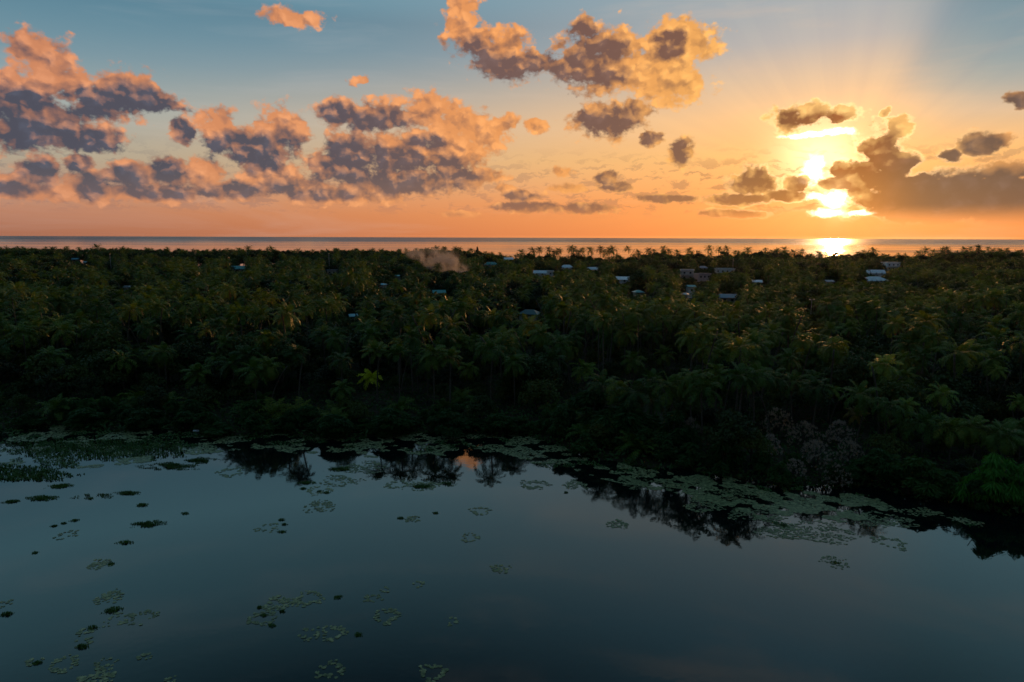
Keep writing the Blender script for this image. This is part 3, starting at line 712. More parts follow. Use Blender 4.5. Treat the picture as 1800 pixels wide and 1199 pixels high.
def vnoise(x, y):
    return 0.5 + 0.25 * (sin(x * 0.031 + 1.3 * sin(y * 0.017)) + sin(y * 0.043 + 1.7 * sin(x * 0.013 + 2)))
def clear_of(lst, x, y, r):
    return all((x - q[0]) ** 2 + (y - q[1]) ** 2 > r * r for q in lst)
for k in range(110):                            # ragged palm heads along the far shore
    px = rng.uniform(-20, 1820); D = rng.uniform(610, 690); c = at_d(px, float(np.interp(px, PX_, PY_)) - rng.uniform(-3, 5) * (1 if px > 900 else .8), D)
    PALMS.append((c.x, c.y, c.z, rng.uniform(1.0, 1.5), rng.uniform(0, 6.28), rng.randrange(NP), ('std', -1, None)))
fixed = list(PALMS)
def hides_hero(x, y, top, half):
    a, b_ = proj((x - half, y, top)); c_, _ = proj((x + half, y, top))
    for (px, py, D, wpx, cm, lb) in HEROP:
        if y < D - 1 and c_ > px - wpx * .42 and a < px + wpx * .42 and b_ < py + wpx * .42: return True
    for (px, py, D, s_, lb) in HEROY:
        if y < D - 1 and c_ > px - 30 and a < px + 30 and b_ < py + 15: return True
    return False
def dry_zone(x, y, top):
    px, py = proj((x, y, top)); return y < 108 and 1325 < px < 1520
y = 74.0
while y < 704:
    sp = 5.0 + 1.0 * min(1, y / 500)
    half_w = 0.80 * y + 70; x = -half_w
    while x < half_w:
        jx, jy = x + rng.uniform(-.48, .48) * sp, y + rng.uniform(-.48, .48) * sp
        x += sp
        s_ = jy - shore(jx)
        if s_ < 3.0: continue
        cap = cap_height(jx, jy)
        if jy > 625: cap += rng.gauss(0.5, 2.4) + (2.5 if rng.random() < .08 else 0)
        if dry_zone(jx, jy, 3): continue
        v = vnoise(jx, jy)
        pf = 0.66 if jy < 215 else 0.44 if jy < 400 else 0.32
        pf += (v - 0.5) * 0.7
        if jy > 600: pf = 0.30
        if rng.random() < pf:
            hmax = min(cap - 2.3, 15.5 if jy < 220 else 14.5)
            hh_ = hmax - abs(rng.gauss(0, 2.4)) if hmax < 14 else rng.uniform(8.0, hmax)
            if jy > 600: hh_ = hmax + rng.uniform(-1, 2.5)
            if s_ < 34: hh_ = hmax - (rng.uniform(0, 2.5) if rng.random() < .5 else rng.uniform(2, 8))
            if hh_ < 1.6: 
                if cap < 2.2: continue
                hh_ = 1.2
            young = hh_ < 4.5
            top, hw = hh_ + 2.4, 3.0
            sc_ = rng.uniform(.82, 1.12)
            if young: sc_ = min(1.0, cap / 4.6) * rng.uniform(.8, 1.0); hh_ = rng.uniform(.3, 1.2); top = hh_ + 4 * sc_
            if blocks_house(jx, jy, top, hw) or blocks_mast(jx, jy, top, hw) or hides_hero(jx, jy, top, hw * .8) or not clear_of(fixed, jx, jy, 3.0): 
                continue
            PALMS.append((jx, jy, hh_ + 1.0, sc_, rng.uniform(0, 6.28), rng.randrange(4) if young else rng.randrange(NP), ('young' if young else 'std', -1, None)))
        else:
            if rng.random() < (0.30 if jy < 400 else 0.12): continue
            top = min(cap, rng.uniform(6, 14) if jy < 600 else cap)
            if s_ < 24 and rng.random() < .55: top = min(cap, 13.0)
            top -= rng.uniform(0, 1.5)
            if jy > 600: top = min(top, 17)
            if top < 2.5: continue
            sc_ = min(1.35, max(0.45, top / 8.5)) * rng.uniform(.85, 1.1)
            if jy > 600 : sc_ = min(sc_, 1.3)
            elif jy > 180 and rng.random() < .16: sc_ *= 1.45; top = min(cap, top * 1.15)
            ok = True
            for tr_ in range(3):
                if blocks_house(jx, jy, top, 4 * sc_) or blocks_mast(jx, jy, top, 4 * sc_) or hides_hero(jx, jy, top, 4 * sc_): top *= .7; sc_ *= .7; ok = False
                else: ok = True; break
            if not ok or not clear_of(fixed, jx, jy, 2.5) or top < 2.2: continue
            TREES.append((jx, jy, top, sc_, rng.uniform(0, 6.28), rng.randrange(NB)))
        if jy < 230 and rng.random() < .55:          # lower storey
            top = min(cap - .5, rng.uniform(3.5, 7.5)); kx, ky = jx + rng.uniform(-3, 3), jy + rng.uniform(-3, 3); sc_ = max(.4, top / 8.5) * rng.uniform(.9, 1.2)
            if top > 2 and ky - shore(kx) > 2.5 and clear_of(fixed, kx, ky, 2.0) and not hides_hero(kx, ky, top, 4 * sc_) and not dry_zone(kx, ky, top): TREES.append((kx, ky, top, sc_, rng.uniform(0, 6.28), rng.randrange(NB)))
    y += sp * 0.92

def inview(q, m=60):
    px, py = proj((q[0], q[1], q[2])); return -m < px < 1800 + m
def dist(q): return math.hypot(q[0], q[1]) + (0 if inview(q) else 1e5)
hero = [q for q in PALMS if q[6][2]]
rest = sorted([q for q in PALMS if not q[6][2]], key=dist)
ind_p = hero + rest[:300 - len(hero)]; far_p = rest[300 - len(hero):]
TREES.sort(key=dist); ind_t = TREES[:285]; far_t = TREES[285:]
print('palms', len(PALMS), 'trees', len(TREES), 'indiv to', dist(ind_p[-1]), dist(ind_t[-1]))

def third(px):
    return ('at the far left', 'a quarter in from the left', 'left of the middle', 'just left of the middle', 'just right of the middle', 'right of the middle', 'a quarter in from the right', 'at the far right')[min(7, max(0, int(px // 225)))]
def palm(q):
    x, y_, h_, s_, rz, var, (kd, cm, lb) = q
    gz = max(0.0, ground_z(x, y_))
    px, py = proj((x, y_, h_)); sd_ = y_ - shore(x)
    t = empty('coconut_palm' if kd != 'young' else 'young_coconut_palm', (x, y_, gz), rz, s_)
    if kd == 'hero' or lb and kd == 'young': tag(t, lb, 'palm tree')
    elif kd == 'sky': tag(t, lb, 'palm tree', 'distant palms, ' + lb.split('silhouette ')[1])
    else:
        row = 'by the lake bank' if sd_ < 14 else 'just behind the bank' if sd_ < 25 else 'further behind the bank' if sd_ < 38 else 'deep in the grove'
        kk = 'young stemless palm' if kd == 'young' else ('tall' if h_ > 12.5 else 'low' if h_ < 9 else 'middling') + ' dark green coconut palm'
        tag(t, '%s %s, %s' % (kk, row, third(px)), 'palm tree', '%ss %s, %s' % (kk, row, third(px)))
    hl = max(.3, (h_ - gz)) / s_
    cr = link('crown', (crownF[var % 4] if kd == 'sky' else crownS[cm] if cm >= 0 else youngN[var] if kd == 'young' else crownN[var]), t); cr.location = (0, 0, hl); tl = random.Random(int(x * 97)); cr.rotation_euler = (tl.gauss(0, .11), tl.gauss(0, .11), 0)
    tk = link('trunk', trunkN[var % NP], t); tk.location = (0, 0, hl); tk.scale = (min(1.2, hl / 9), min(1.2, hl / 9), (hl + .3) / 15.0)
for q in ind_p: palm(q)
def btree(q):
    x, y_, top, s_, rz, var = q
    gz = max(0.0, ground_z(x, y_)); px, py = proj((x, y_, top)); sd_ = y_ - shore(x)
    hl = (top - gz) / s_
    t = empty('broadleaf_tree', (x, y_, gz), rz, s_)
    row = 'by the lake bank' if sd_ < 14 else 'just behind the bank' if sd_ < 25 else 'further behind the bank' if sd_ < 38 else 'deep in the grove'; kk = 'big' if top > 9.5 else 'low' if top < 5.5 else 'mid sized'
    tag(t, '%s dark broadleaf tree %s, %s' % (kk, row, third(px)), 'tree', '%s broadleaf trees %s, %s' % (kk, row, third(px)))
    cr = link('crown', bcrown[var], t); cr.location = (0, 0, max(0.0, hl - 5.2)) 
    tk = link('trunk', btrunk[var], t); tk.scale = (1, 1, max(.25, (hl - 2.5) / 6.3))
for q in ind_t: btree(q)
for i, q in enumerate(NEED):
    x, y_, top, s_, rz, var = q; gz = .5
    t = empty('casuarina_tree', (x, y_, gz), rz, s_); px, _ = proj((x, y_, top))
    lb = {0: 'tallest feathery tree on the far shore, just right of the smoke', 1: 'pointed feathery tree at the left end of the smoke', 2: 'tall thin topped feathery tree on the far shore near the right edge'}.get(i,
         'small feathery tree on the far treeline ' + third(px))
    tag(t, lb, 'tree', 'feathery trees on the far shore')
    hl = (top - gz) / s_
    cr = link('crown', ncrown[var], t); cr.location = (0, 0, hl - 10.3)
    tk = link('trunk', ntrunk, t); tk.scale = (1, 1, max(.5, hl / 6.3))

# everything beyond the nearest three hundred of each kind: one object each, instanced on points
def proto(name, parts):
    """one mesh out of (mesh, z offset, z scale) pieces, kept out of the scene as the thing to instance"""
    V = []; F = []; mi = []; mats = []; off = 0
    for me, dz, zs, xs_ in parts:
        co = np.empty(len(me.vertices) * 3, np.float32); me.vertices.foreach_get('co', co); co = co.reshape(-1, 3) * np.array([xs_, xs_, zs]) + np.array([0, 0, dz])
        V.append(co); base = len(mats); mats += list(me.materials)
        F += [tuple(i + off for i in p_.vertices) for p_ in me.polygons]; mi += [base + p_.material_index for p_ in me.polygons]; off += len(co)
    nm = bpy.data.meshes.new(name); nm.from_pydata(np.concatenate(V).tolist(), [], F)
    for m_ in mats: nm.materials.append(m_)
    nm.polygons.foreach_set('material_index', mi); nm.update()
    return bpy.data.objects.new(name, nm)
def forest(name, pts, protos, label, cat):
    me = bpy.data.meshes.new(name); me.from_pydata([(q[0], q[1], q[2]) for q in pts], [], [])
    for an, ty, vals in (('tx', 'FLOAT', [rng.gauss(0, .12) for q in pts]), ('ty', 'FLOAT', [rng.gauss(0, .12) for q in pts]), ('rz', 'FLOAT', [q[3] for q in pts]), ('sz', 'FLOAT', [q[4] for q in pts]), ('pick', 'INT', [q[5] for q in pts])):
        a = me.attributes.new(an, ty, 'POINT'); a.data.foreach_set('value', vals)
    o = link(name, me); tag(o, label, cat, kind='stuff')
    g_ = bpy.data.node_groups.new(name, 'GeometryNodeTree')
    g_.interface.new_socket('Geometry', in_out='INPUT', socket_type='NodeSocketGeometry')
    g_.interface.new_socket('Geometry', in_out='OUTPUT', socket_type='NodeSocketGeometry')
    gi = g_.nodes.new('NodeGroupInput'); go = g_.nodes.new('NodeGroupOutput')
    iop = g_.nodes.new('GeometryNodeInstanceOnPoints'); jg = g_.nodes.new('GeometryNodeJoinGeometry')
    for pr in protos:
        oi = g_.nodes.new('GeometryNodeObjectInfo'); oi.inputs['Object'].default_value = pr; oi.inputs['As Instance'].default_value = True
        g_.links.new(oi.outputs['Geometry'], jg.inputs[0])
    def attr(nm, ty):
        a = g_.nodes.new('GeometryNodeInputNamedAttribute'); a.data_type = ty; a.inputs[0].default_value = nm
        return [s for s in a.outputs if s.enabled and s.name == 'Attribute'][0]
    cx = g_.nodes.new('ShaderNodeCombineXYZ'); g_.links.new(attr('rz', 'FLOAT'), cx.inputs[2]); g_.links.new(attr('tx', 'FLOAT'), cx.inputs[0]); g_.links.new(attr('ty', 'FLOAT'), cx.inputs[1])
    iop.inputs['Pick Instance'].default_value = True
    g_.links.new(gi.outputs[0], iop.inputs['Points']); g_.links.new(jg.outputs[0], iop.inputs['Instance'])
    g_.links.new(attr('pick', 'INT'), iop.inputs['Instance Index'])
    g_.links.new(cx.outputs[0], iop.inputs['Rotation']); g_.links.new(attr('sz', 'FLOAT'), iop.inputs['Scale'])
    g_.links.new(iop.outputs[0], go.inputs[0])
    md = o.modifiers.new('instances', 'NODES'); md.node_group = g_
    return o
bcF = [broad_crown('far_tree_crown', 230 + k, n=1500, Rr=4.8, hh=5.2, size=0.58, nl=14 + k) for k in range(5)]
pf_ = [proto('far_palm', [(crownF[k], 0, 1, 1), (trunkN[k], 0, 0.9, 1)]) for k in range(4)]
bf_ = [proto('far_tree', [(bcF[k], -5.2, 1, 1), (btrunk[k], -8.5, 0.9, 1)]) for k in range(5)]
forest('palm_forest', [(q[0], q[1], q[2], q[4], q[3], q[5] % 4) for q in far_p], pf_, 'unbroken sea of dark coconut palms stretching from the grove to the far shore', 'palm forest')
forest('woodland', [(q[0], q[1], q[2], q[4], q[3], q[5] % 5) for q in far_t], bf_, 'dark broadleaf woodland mixed into the palms out to the far shore', 'woodland')

# ================================================================ bank shrubs, undergrowth
def strip_shrub(name, seed, mname, n=1500, Rr=2.3, hh=3.0, size=1.0, strip=3.0, droop=0.35, nl=24):
    rg = np.random.RandomState(seed); cs, rs_ = dome(rg, nl, Rr, hh, 0.16, 0.40)
    return quads_mesh(name, leaf_cloud(rg, cs, rs_, n, size, 0.85, strip, droop), [M[mname]])
def shrub_stems(name, seed, hh=2.0, Rr=1.2, n=7):
    rg = random.Random(seed); mb = MB()
    for k in range(n):
        a = k * 6.28 / n + rg.uniform(-.3, .3); q = Rr * rg.uniform(.4, 1)
        mb.tube([(0.1 * cos(a), 0.1 * sin(a), -0.3), (cos(a) * q * .4, sin(a) * q * .4, hh * .5), (cos(a) * q, sin(a) * q, hh)], [.07, .05, .02], 5)
    return mb.mesh(name, [M['wood']], True)
shr = [strip_shrub('shrub_foliage', 300 + k, 'shrub', n=6000, size=0.27, strip=2.0) for k in range(4)]
shb = [strip_shrub('bright_shrub_foliage', 310 + k, 'bright_shrub', n=9500, size=0.19, strip=2.6, droop=0.6) for k in range(2)]
sst = [shrub_stems('shrub_stem', 320 + k) for k in range(3)]
def tuft_mesh(seed, Rr=2.4, hh=3.0, nt=150):
    rg = np.random.RandomState(seed); Q = []
    for k in range(nt):
        a = rg.uniform(0, 6.28); z = rg.rand(); u = math.sqrt(max(.05, 1 - z * z)) * (rg.rand() ** .4)
        c = np.array([cos(a) * u * Rr, sin(a) * u * Rr, .3 + hh * z * .9])
        for j in range(13):
            b_ = rg.uniform(0, 6.28); e = rg.uniform(.1, 1.45); L = rg.uniform(.18, .38)
            d_ = np.array([cos(b_) * cos(e), sin(b_) * cos(e), sin(e)]); w_ = np.cross(d_, [0.3, 0.2, 1.0]); w_ = w_ / np.linalg.norm(w_) * .035
            Q.append([c - w_, c + w_, c + d_ * L + w_ * .3, c + d_ * L - w_ * .3])
    return quads_mesh('dry_tuft', Q, [M['grey_tuft']])
tft = [tuft_mesh(330 + k) for k in range(3)]
def shrub(px, py, wpx, hpx, kind, label, group=None):
    """px, py: middle of the foot line in the photograph"""
    b_ = at(px, py, 0.1)
    yy = max(b_.y, shore(b_.x) + 0.3)
    b_ = Vector((b_.x * yy / b_.y, yy, 0))
    gz = max(-.1, ground_z(b_.x, b_.y)); w_ = wpx / FPX * b_.y * 1.02; hh = hpx / FPX * b_.y * 1.03
    rg = random.Random(int(px * 13 + py))
    t = empty({'dry': 'dry_shrub'}.get(kind, 'bank_shrub'), (b_.x, b_.y, gz), rg.uniform(0, 6.28)); tag(t, label, 'shrub', group)
    me = rg.choice(tft if kind == 'dry' else shb if kind == 'bright' else shr)
    f = link('foliage', me, t); f.scale = (w_ / 5.0, w_ / 5.0, hh / 3.2)
    s_ = link('stem', sst[rg.randrange(3)], t); s_.scale = (w_ / 5.0, w_ / 5.0, hh / 2.6)
SHR = [(1040,772,130,80,'g','dark rounded shrub mass at the bend of the bank right of the middle'),
 (1110,784,150,88,'g','largest dark rounded shrub beside the bend of the bank'),(1180,800,110,78,'g','dark shrub between the big rounded shrub and the pale tipped one'),
 (1213,800,56,58,'dry','grey tipped dry shrub left of the dark green shrub'),
 (1275,832,90,82,'g','dark green shrub hanging over the lily pads left of the dry grey shrubs'),
 (1364,776,70,50,'dry','grey dry shrub standing highest and furthest left in the dry clump'),
 (1352,812,44,40,'dry','low grey dry shrub at the left foot of the dry clump'),
 (1412,796,66,46,'dry','grey dry shrub in the middle back of the dry clump'),
 (1474,792,62,44,'dry','grey dry shrub at the back right of the dry clump'),
 (1432,832,74,54,'dry','widest grey dry shrub, middle front of the dry clump'),
 (1492,828,58,48,'dry','grey dry shrub at the right end of the dry clump'),
 (1395,845,50,40,'dry','small grey dry shrub at the water side, left of the widest dry one'),
 (1470,856,56,42,'dry','small grey dry shrub at the water side, right of the widest dry one'),
 (1545,852,100,66,'g','green shrub just right of the dry grey shrubs'),(1610,866,110,68,'g','low arched green shrub mid way along the right bank'),
 (1665,874,80,52,'g','dark low shrub left of the bright green hanging shrub'),
 (1742,890,125,98,'bright','bright green hanging shrub at the right bank, roundest there'),(1795,905,90,92,'bright','bright green shrub cut by the right edge'),
 (985,772,80,60,'g','small dark shrub at the edge of the swampy cove'),
 (55,752,70,30,'g','low shrub at the left end of the bank'),(150,750,90,34,'g','second low shrub from the left end of the bank'),(255,757,80,36,'g','low leafy shrub above the floating weed at left'),
 (330,760,70,34,'g','low leafy shrub left of the big young palms'),(590,772,90,45,'g','leafy shrub right of the big young palms'),(690,768,100,50,'g','shrub under the yellow palm by the water'),
 (790,764,90,44,'g','shrub by the water where the orange cloud is mirrored'),(880,763,90,40,'g','shrub at the back of the swampy cove')]
for s in SHR: shrub(*s)
rg = random.Random(77)
for k in range(58):                                # smaller bushes filling the bank line
    px = -30 + k * 33 + rg.uniform(-12, 12); v0 = at(px, 800, 0); yy = shore(v0.x) + rg.uniform(0.6, 5)
    q = proj((v0.x * 1.0, yy, 0)); 
    shrub(q[0], q[1], rg.uniform(38, 70), rg.uniform(22, 44) * (1.3 if px > 1000 else 1), 'g', 'small dark bush fringing the bank, ' + third(px), 'small bushes along the bank, ' + third(px))

# low growth on the forest floor and the bank
rn = np.random.RandomState(9); n_ = 52000
D_ = rn.uniform(0, 1, n_) ** 1.6 * 75; X = rn.uniform(-165, 135, n_)
Yb = np.array([shore(x) for x in X]) + D_ - 0.6
Z = np.clip(D_ * 0.13, 0, 1) + rn.rand(n_) ** 2 * 1.1
v = rn.normal(size=(n_, 3)); v[:, 2] = np.abs(v[:, 2]) + .2; v /= np.linalg.norm(v, axis=1)[:, None]
a = np.cross(v, rn.normal(size=(n_, 3))); a /= np.linalg.norm(a, axis=1)[:, None]; b_ = np.cross(v, a)
s_ = rn.uniform(.15, .5, n_)[:, None]; c = np.stack([X, Yb, Z], 1)
tag(link('undergrowth', quads_mesh('undergrowth', np.stack([c - a * s_ * .4, c - b_ * s_, c + a * s_ * .4, c + b_ * s_], 1), [M['shrub']])),
    'low dark undergrowth covering the ground under the trees and along the bank', 'undergrowth', kind='stuff')

# ================================================================ lily pads and floating weed
def blotch(x, y):
    v = sin(x * .55 + 2.1 * sin(y * .33)) + sin(y * .9 + 1.6 * sin(x * .41 + 1)) + .8 * sin(x * 1.7 + y * 1.3) + .6 * sin(y * 2.6 - x * .8)
    return v
def pad_quads(rg, c, r, n=6):
    """a lily pad: notched disc as a fan of three quads"""
    a0 = rg.uniform(0, 6.28); pts = [(c[0] + r * cos(a0 + 5.7 * k / 6), c[1] + r * sin(a0 + 5.7 * k / 6), c[2] + rg.uniform(-.004, .012)) for k in range(7)]
    return [[c, pts[0], pts[1], pts[2]], [c, pts[2], pts[3], pts[4]], [c, pts[4], pts[5], pts[6]]]
def pad_ring(rg, R0, R1, n, r=(.09, .17)):
    Q = []; ph_ = rg.uniform(0, 6.28)
    for k in range(n):
        a = rg.uniform(0, 6.28); q = R1 * math.sqrt(rg.uniform((R0 / R1) ** 2, 1)) * (1 + .14 * sin(3 * a + ph_) + .10 * sin(5 * a + 2 * ph_) + (.08 * sin(9 * a) if R1 > 1.5 else 0))
        if R1 > 1.5 and blotch(cos(a) * q * 2.2 + ph_ * 9, sin(a) * q * 2.2) < -.9: continue
        Q += pad_quads(rg, (cos(a) * q, sin(a) * q, rg.uniform(.006, .03)), rg.uniform(*r))
    return Q
def tussock_quads(rg, Rx, Ry, n, hh=.22):
    Q = []; ph_ = rg.uniform(0, 6.28)
    for k in range(n):
        a = rg.uniform(0, 6.28); q = rg.random() ** .6 * (1 + .32 * sin(2 * a + ph_) + .22 * sin(5 * a + 2.3 * ph_) + .12 * sin(11 * a)); c = np.array([cos(a) * q * Rx, sin(a) * q * Ry, 0.0])
        if Rx > 1.2 and blotch(c[0] * 2 + ph_ * 7, c[1] * 2.6) < -.7: continue
        b_ = rg.uniform(0, 6.28); e = rg.uniform(.5, 1.4); L = hh * rg.uniform(.6, 1.4) * (1.1 - q * .6)
        d_ = np.array([cos(b_) * cos(e), sin(b_) * cos(e), sin(e)]); w_ = np.array([-sin(b_), cos(b_), 0]) * .03
        Q.append([c - w_, c + w_, c + d_ * L + w_ * .6, c + d_ * L - w_ * .6])
    return Q
RINGS = [ # px, py, half width px, kind ('o' open ring, 'f' filled, 's' sparse), label
 (680,1083,26,'o','neat open ring of lily pads right of the joined pair'),(490,1062,28,'f','dense round lily patch, middle of the slanting chain'),(543,1052,26,'o','right end of the slanting chain of lily rings'),
 (462,1086,26,'o','left end of the slanting chain of lily rings'),(585,1113,25,'o','right ring of the joined pair below the slanting chain'),(545,1114,22,'s','looser left ring of the joined pair below the slanting chain'),
 (581,1178,26,'o','lily ring at the bottom edge left of the middle'),(760,1182,26,'o','lily ring at the bottom edge, further right'),(654,1052,17,'s','thin small lily ring above the neat open ring'),
 (795,1092,14,'s','very thin lily ring alone in dark water right of the neat ring'),(735,1027,11,'s','barely visible scatter of pads above the thin lily ring'),(676,1037,10,'s','tiny scatter of pads by the thin small lily ring'),
 (110,1168,27,'o','open lily ring near the bottom left corner'),(192,1050,24,'f','lily patch above the dark tussock at left'),(248,1085,26,'s','loose lily ring right of the dark tussock at left'),
 (205,1090,22,'s','scattered pads between the left tussock and the loose ring'),(150,1110,16,'s','pads round the small tussock low at left'),(144,1130,18,'s','pads by the lower tussock at left'),
 (185,1165,20,'s','loose lily ring right of the bottom left ring'),(170,1192,34,'f','lily patch cut by the bottom edge at left'),(62,1163,14,'s','faint pads left of the bottom left ring'),(255,1155,13,'s','thin scatter of pads right of the bottom left rings'),
 (300,1195,12,'s','pads at the bottom edge between the two left groups'),(5,1062,14,'s','pads cut by the left edge of the picture'),(470,928,20,'s','pale pads beside the three dark tussocks'),
 (562,890,28,'f','pale filled lily patch above the three dark tussocks'),(845,898,18,'o','pale lily ring alone right of the middle water'),(828,945,18,'s','very faint lily ring below the pale one'),
 (880,1000,17,'f','pale lily patch alone in open water'),(725,912,14,'f','pale pads right of the small dark tussock at mid water'),(1085,922,19,'f','grey green lily patch alone off the mirrored palms'),
 (700,852,22,'o','small ring under the mirrored trees at mid picture'),(175,992,20,'f','pale lily patch left of a small tussock'),(118,940,20,'s','reddish pads in a line of small tussocks at left'),
 (1430,935,75,'f','largest pale lily carpet, at the tip of the mirrored palms'),(1505,962,0,'f',''),(1370,935,45,'f','green lily carpet left of the largest pale one'),(1565,955,28,'o','oval lily patch right of the largest carpet'),
 (1555,915,52,'f','long lily patch crossing the mirrored palm at right'),(1500,908,30,'f','lily patch between the largest carpet and the long one'),(940,852,28,'f','lily patch at the edge of the mirrored gap'),
 (1010,853,22,'f','small lily patch left of the long mirrored bank'),(1120,850,34,'f','round lily patch in the dark mirror of the bank'),(1190,858,28,'o','round lily ring right of the round patch in the dark mirror'),
 (1235,890,34,'f','lily patch low in the dark mirror of the bank'),(1468,988,24,'s','scattered pads round a dark snag in open water'),(600,845,36,'f','ragged lily patch under the mirrored trees left of the middle'),
 (745,854,30,'f','ragged weedy patch left of the small ring at mid picture'),(405,830,24,'o','flat oval lily patch off the left weed beds'),(560,862,24,'o','thin oval ring with tussocks left of the middle'),
 (640,822,40,'f','lily patch against the mirrored treeline left of the middle'),(590,878,0,'o',''),(1280,870,50,'f','broad lily patch among the mirrored tree shadows'),(1330,905,50,'f','lily carpet joining the mirrored shadows to the largest carpet')]
for px, py, hw, kd, lb in RINGS:
    if hw == 0: continue
    c = at(px, py, 0); rg = random.Random(px * 7 + py); slant = math.hypot(c.y, H); R1 = hw / FPX * c.y * 1.05
    rad = (.09, .19)
    dens = {'o': 11, 'f': 15, 's': 6}[kd]
    n_ = int(min(1600, R1 * R1 * 3.14 * dens * (1.0 if R1 < 2.5 else .8))) + 6
    R0 = R1 * {'o': .55, 'f': .05, 's': .45}[kd]
    o = link('lily_pad_patch', quads_mesh('lily_pads', pad_ring(rg, R0, R1, n_, rad), [M['pad']])); o.location = (c.x, c.y, 0.004)
    o.rotation_euler = (0, 0, 0)
    if kd != 'o' and R1 > 2: o.scale = (1, .62 if hw > 40 else .8, 1)
    tag(o, lb, 'lily pads', 'lily patches on the lake')
TUS = [ # px, py, half width, label
 (258,922,30,'biggest dark grassy island in the left water'),(220,954,14,'small dark tussock just below the biggest grassy island'),(325,903,8,'tiny dark tussock right of the biggest grassy island'),
 (105,855,22,'dark grassy tuft below the left weed beds'),(75,876,26,'long dark tussock nearer the left edge'),(165,873,28,'flat dark tussock in the line below the weed beds'),(225,867,20,'dark tussock right of the flat one below the weed beds'),
 (250,888,12,'small tussock above the biggest grassy island'),(95,925,6,'leftmost of three tiny tussocks at left'),(112,920,6,'middle of three tiny tussocks at left'),(132,915,8,'rightmost of three tiny tussocks at left'),
 (62,972,6,'single tiny tussock at far left water'),(195,992,8,'tiny tussock beside a pale lily patch at left'),(198,1073,18,'dark oval tussock between lily patches low at left'),(163,1104,11,'small tussock amid pads low at left'),
 (145,1137,13,'lower small tussock amid pads at left'),(65,1166,9,'dim tussock near the bottom left ring'),(495,914,7,'upper of the three dark tussocks'),(500,922,6,'middle of the three dark tussocks'),(495,935,8,'lowest of the three dark tussocks'),
 (533,859,7,'small dark tussock left of the thin oval ring'),(562,864,7,'left tussock inside the thin oval ring'),(574,866,7,'right tussock inside the thin oval ring'),(704,911,7,'small dark tussock beside pale pads at mid water'),
 (766,902,6,'lone tiny dark tussock at mid water'),(594,1050,9,'dark tussock right of the slanting lily chain'),(496,1075,6,'tussock on the lower rim of the dense lily patch'),(456,1068,6,'tussock above the left end of the lily chain'),
 (478,1100,8,'tussock below the left end of the lily chain'),(465,1082,7,'tussock in the left ring of the lily chain'),(630,1116,9,'dark oval tussock right of the joined lily pair'),(1468,989,9,'dark snag of weed in open water at right'),
 (12,1080,12,'tussock cut by the left edge of the picture'),(300,820,44,'broad grassy mat jutting from the left weed beds'),(350,810,30,'grassy mat right of the broad one at left'),(600,825,24,'dark weedy core of the ragged patch left of the middle'),
 (742,856,24,'dark weedy core of the patch at mid picture'),(785,851,18,'dark weedy tip right of the patch at mid picture'),(540,849,14,'flat weed raft under the mirrored trees'),(995,866,5,'lone tiny tussock off the long mirrored bank'),
 (20,882,14,'small tussock by the left edge under the weed beds')]
for px, py, hw, lb in TUS:
    c = at(px, py, 0); rg = random.Random(px * 3 + py); R1 = hw / FPX * c.y
    o = link('weed_tussock', quads_mesh('tussock', tussock_quads(rg, R1, R1 * (.75 if hw < 12 else .55), int(60 + R1 * R1 * 260), .16 if hw < 12 else .22), [M['tussock'] if hw < 26 or py > 860 else M['mat']]))
    o.location = (c.x, c.y, 0.0); tag(o, lb, 'tussock', 'tussocks on the lake')

# the weed beds and the pad carpet along the bank: nobody could count them
OUT = [(-60,850),(0,848),(60,842),(110,822),(180,826),(260,812),(340,800),(420,792),(520,797),(600,802),(700,806),(800,800),(900,806),(960,822),(1040,838),(1100,852),(1200,872),(1300,905),(1400,932),
       (1500,915),(1600,905),(1700,925),(1860,945)]
OX = [a for a, b_ in OUT]; OY = [b_ for a, b_ in OUT]
rg = random.Random(31); Qp = []; Qm = []
for k in range(85000):
    px = rg.uniform(-60, 1860); oy = float(np.interp(px, OX, OY)); v = at(px, 800, 0)
    s0 = proj((v.x, shore(v.x), 0))[1]; py = rg.uniform(s0 - 8, oy); c = at(px, py, 0)
    if c.y > shore(c.x) + .5: continue
    f = (py - s0) / max(4.0, oy - s0); b_ = blotch(c.x, c.y)
    if px > 1000 and shore(c.x) - c.y < 1.2 + 1.1 * sin(c.x * 1.9) + .8 * blotch(c.x * 1.7, 3): continue
    thr = -.7 + 1.5 * max(0, f) ** 2.5 + (.3 if 380 < px < 900 else 0)
    if b_ < thr: continue
    if px > 1560 and (rg.random() < .55 or b_ < .3): continue
    if rg.random() > (oy - s0) / 70: continue
    weedy = (px < 380 and blotch(c.y * .6, c.x * .5) > -.3) or (px >= 380 and blotch(c.x * .4 + 9, c.y * .7) > 1.2)
    if weedy and rg.random() < .9:
        e = rg.uniform(.15, .9); a = rg.uniform(0, 6.28); L = rg.uniform(.10, .28); cc_ = np.array([c.x, c.y, .01])
        d_ = np.array([cos(a) * cos(e), sin(a) * cos(e), sin(e)]); w_ = np.array([-sin(a), cos(a), 0]) * .07
        Qm.append([cc_ - w_, cc_ + w_, cc_ + d_ * L + w_, cc_ + d_ * L - w_])
    else: Qp += pad_quads(rg, (c.x, c.y, rg.uniform(.006, .03)), rg.uniform(.09, .21))
tag(link('pad_carpet', quads_mesh('pad_carpet', Qp, [M['pad']])), 'ragged carpet of small floating pads along the whole bank', 'floating plants', kind='stuff')
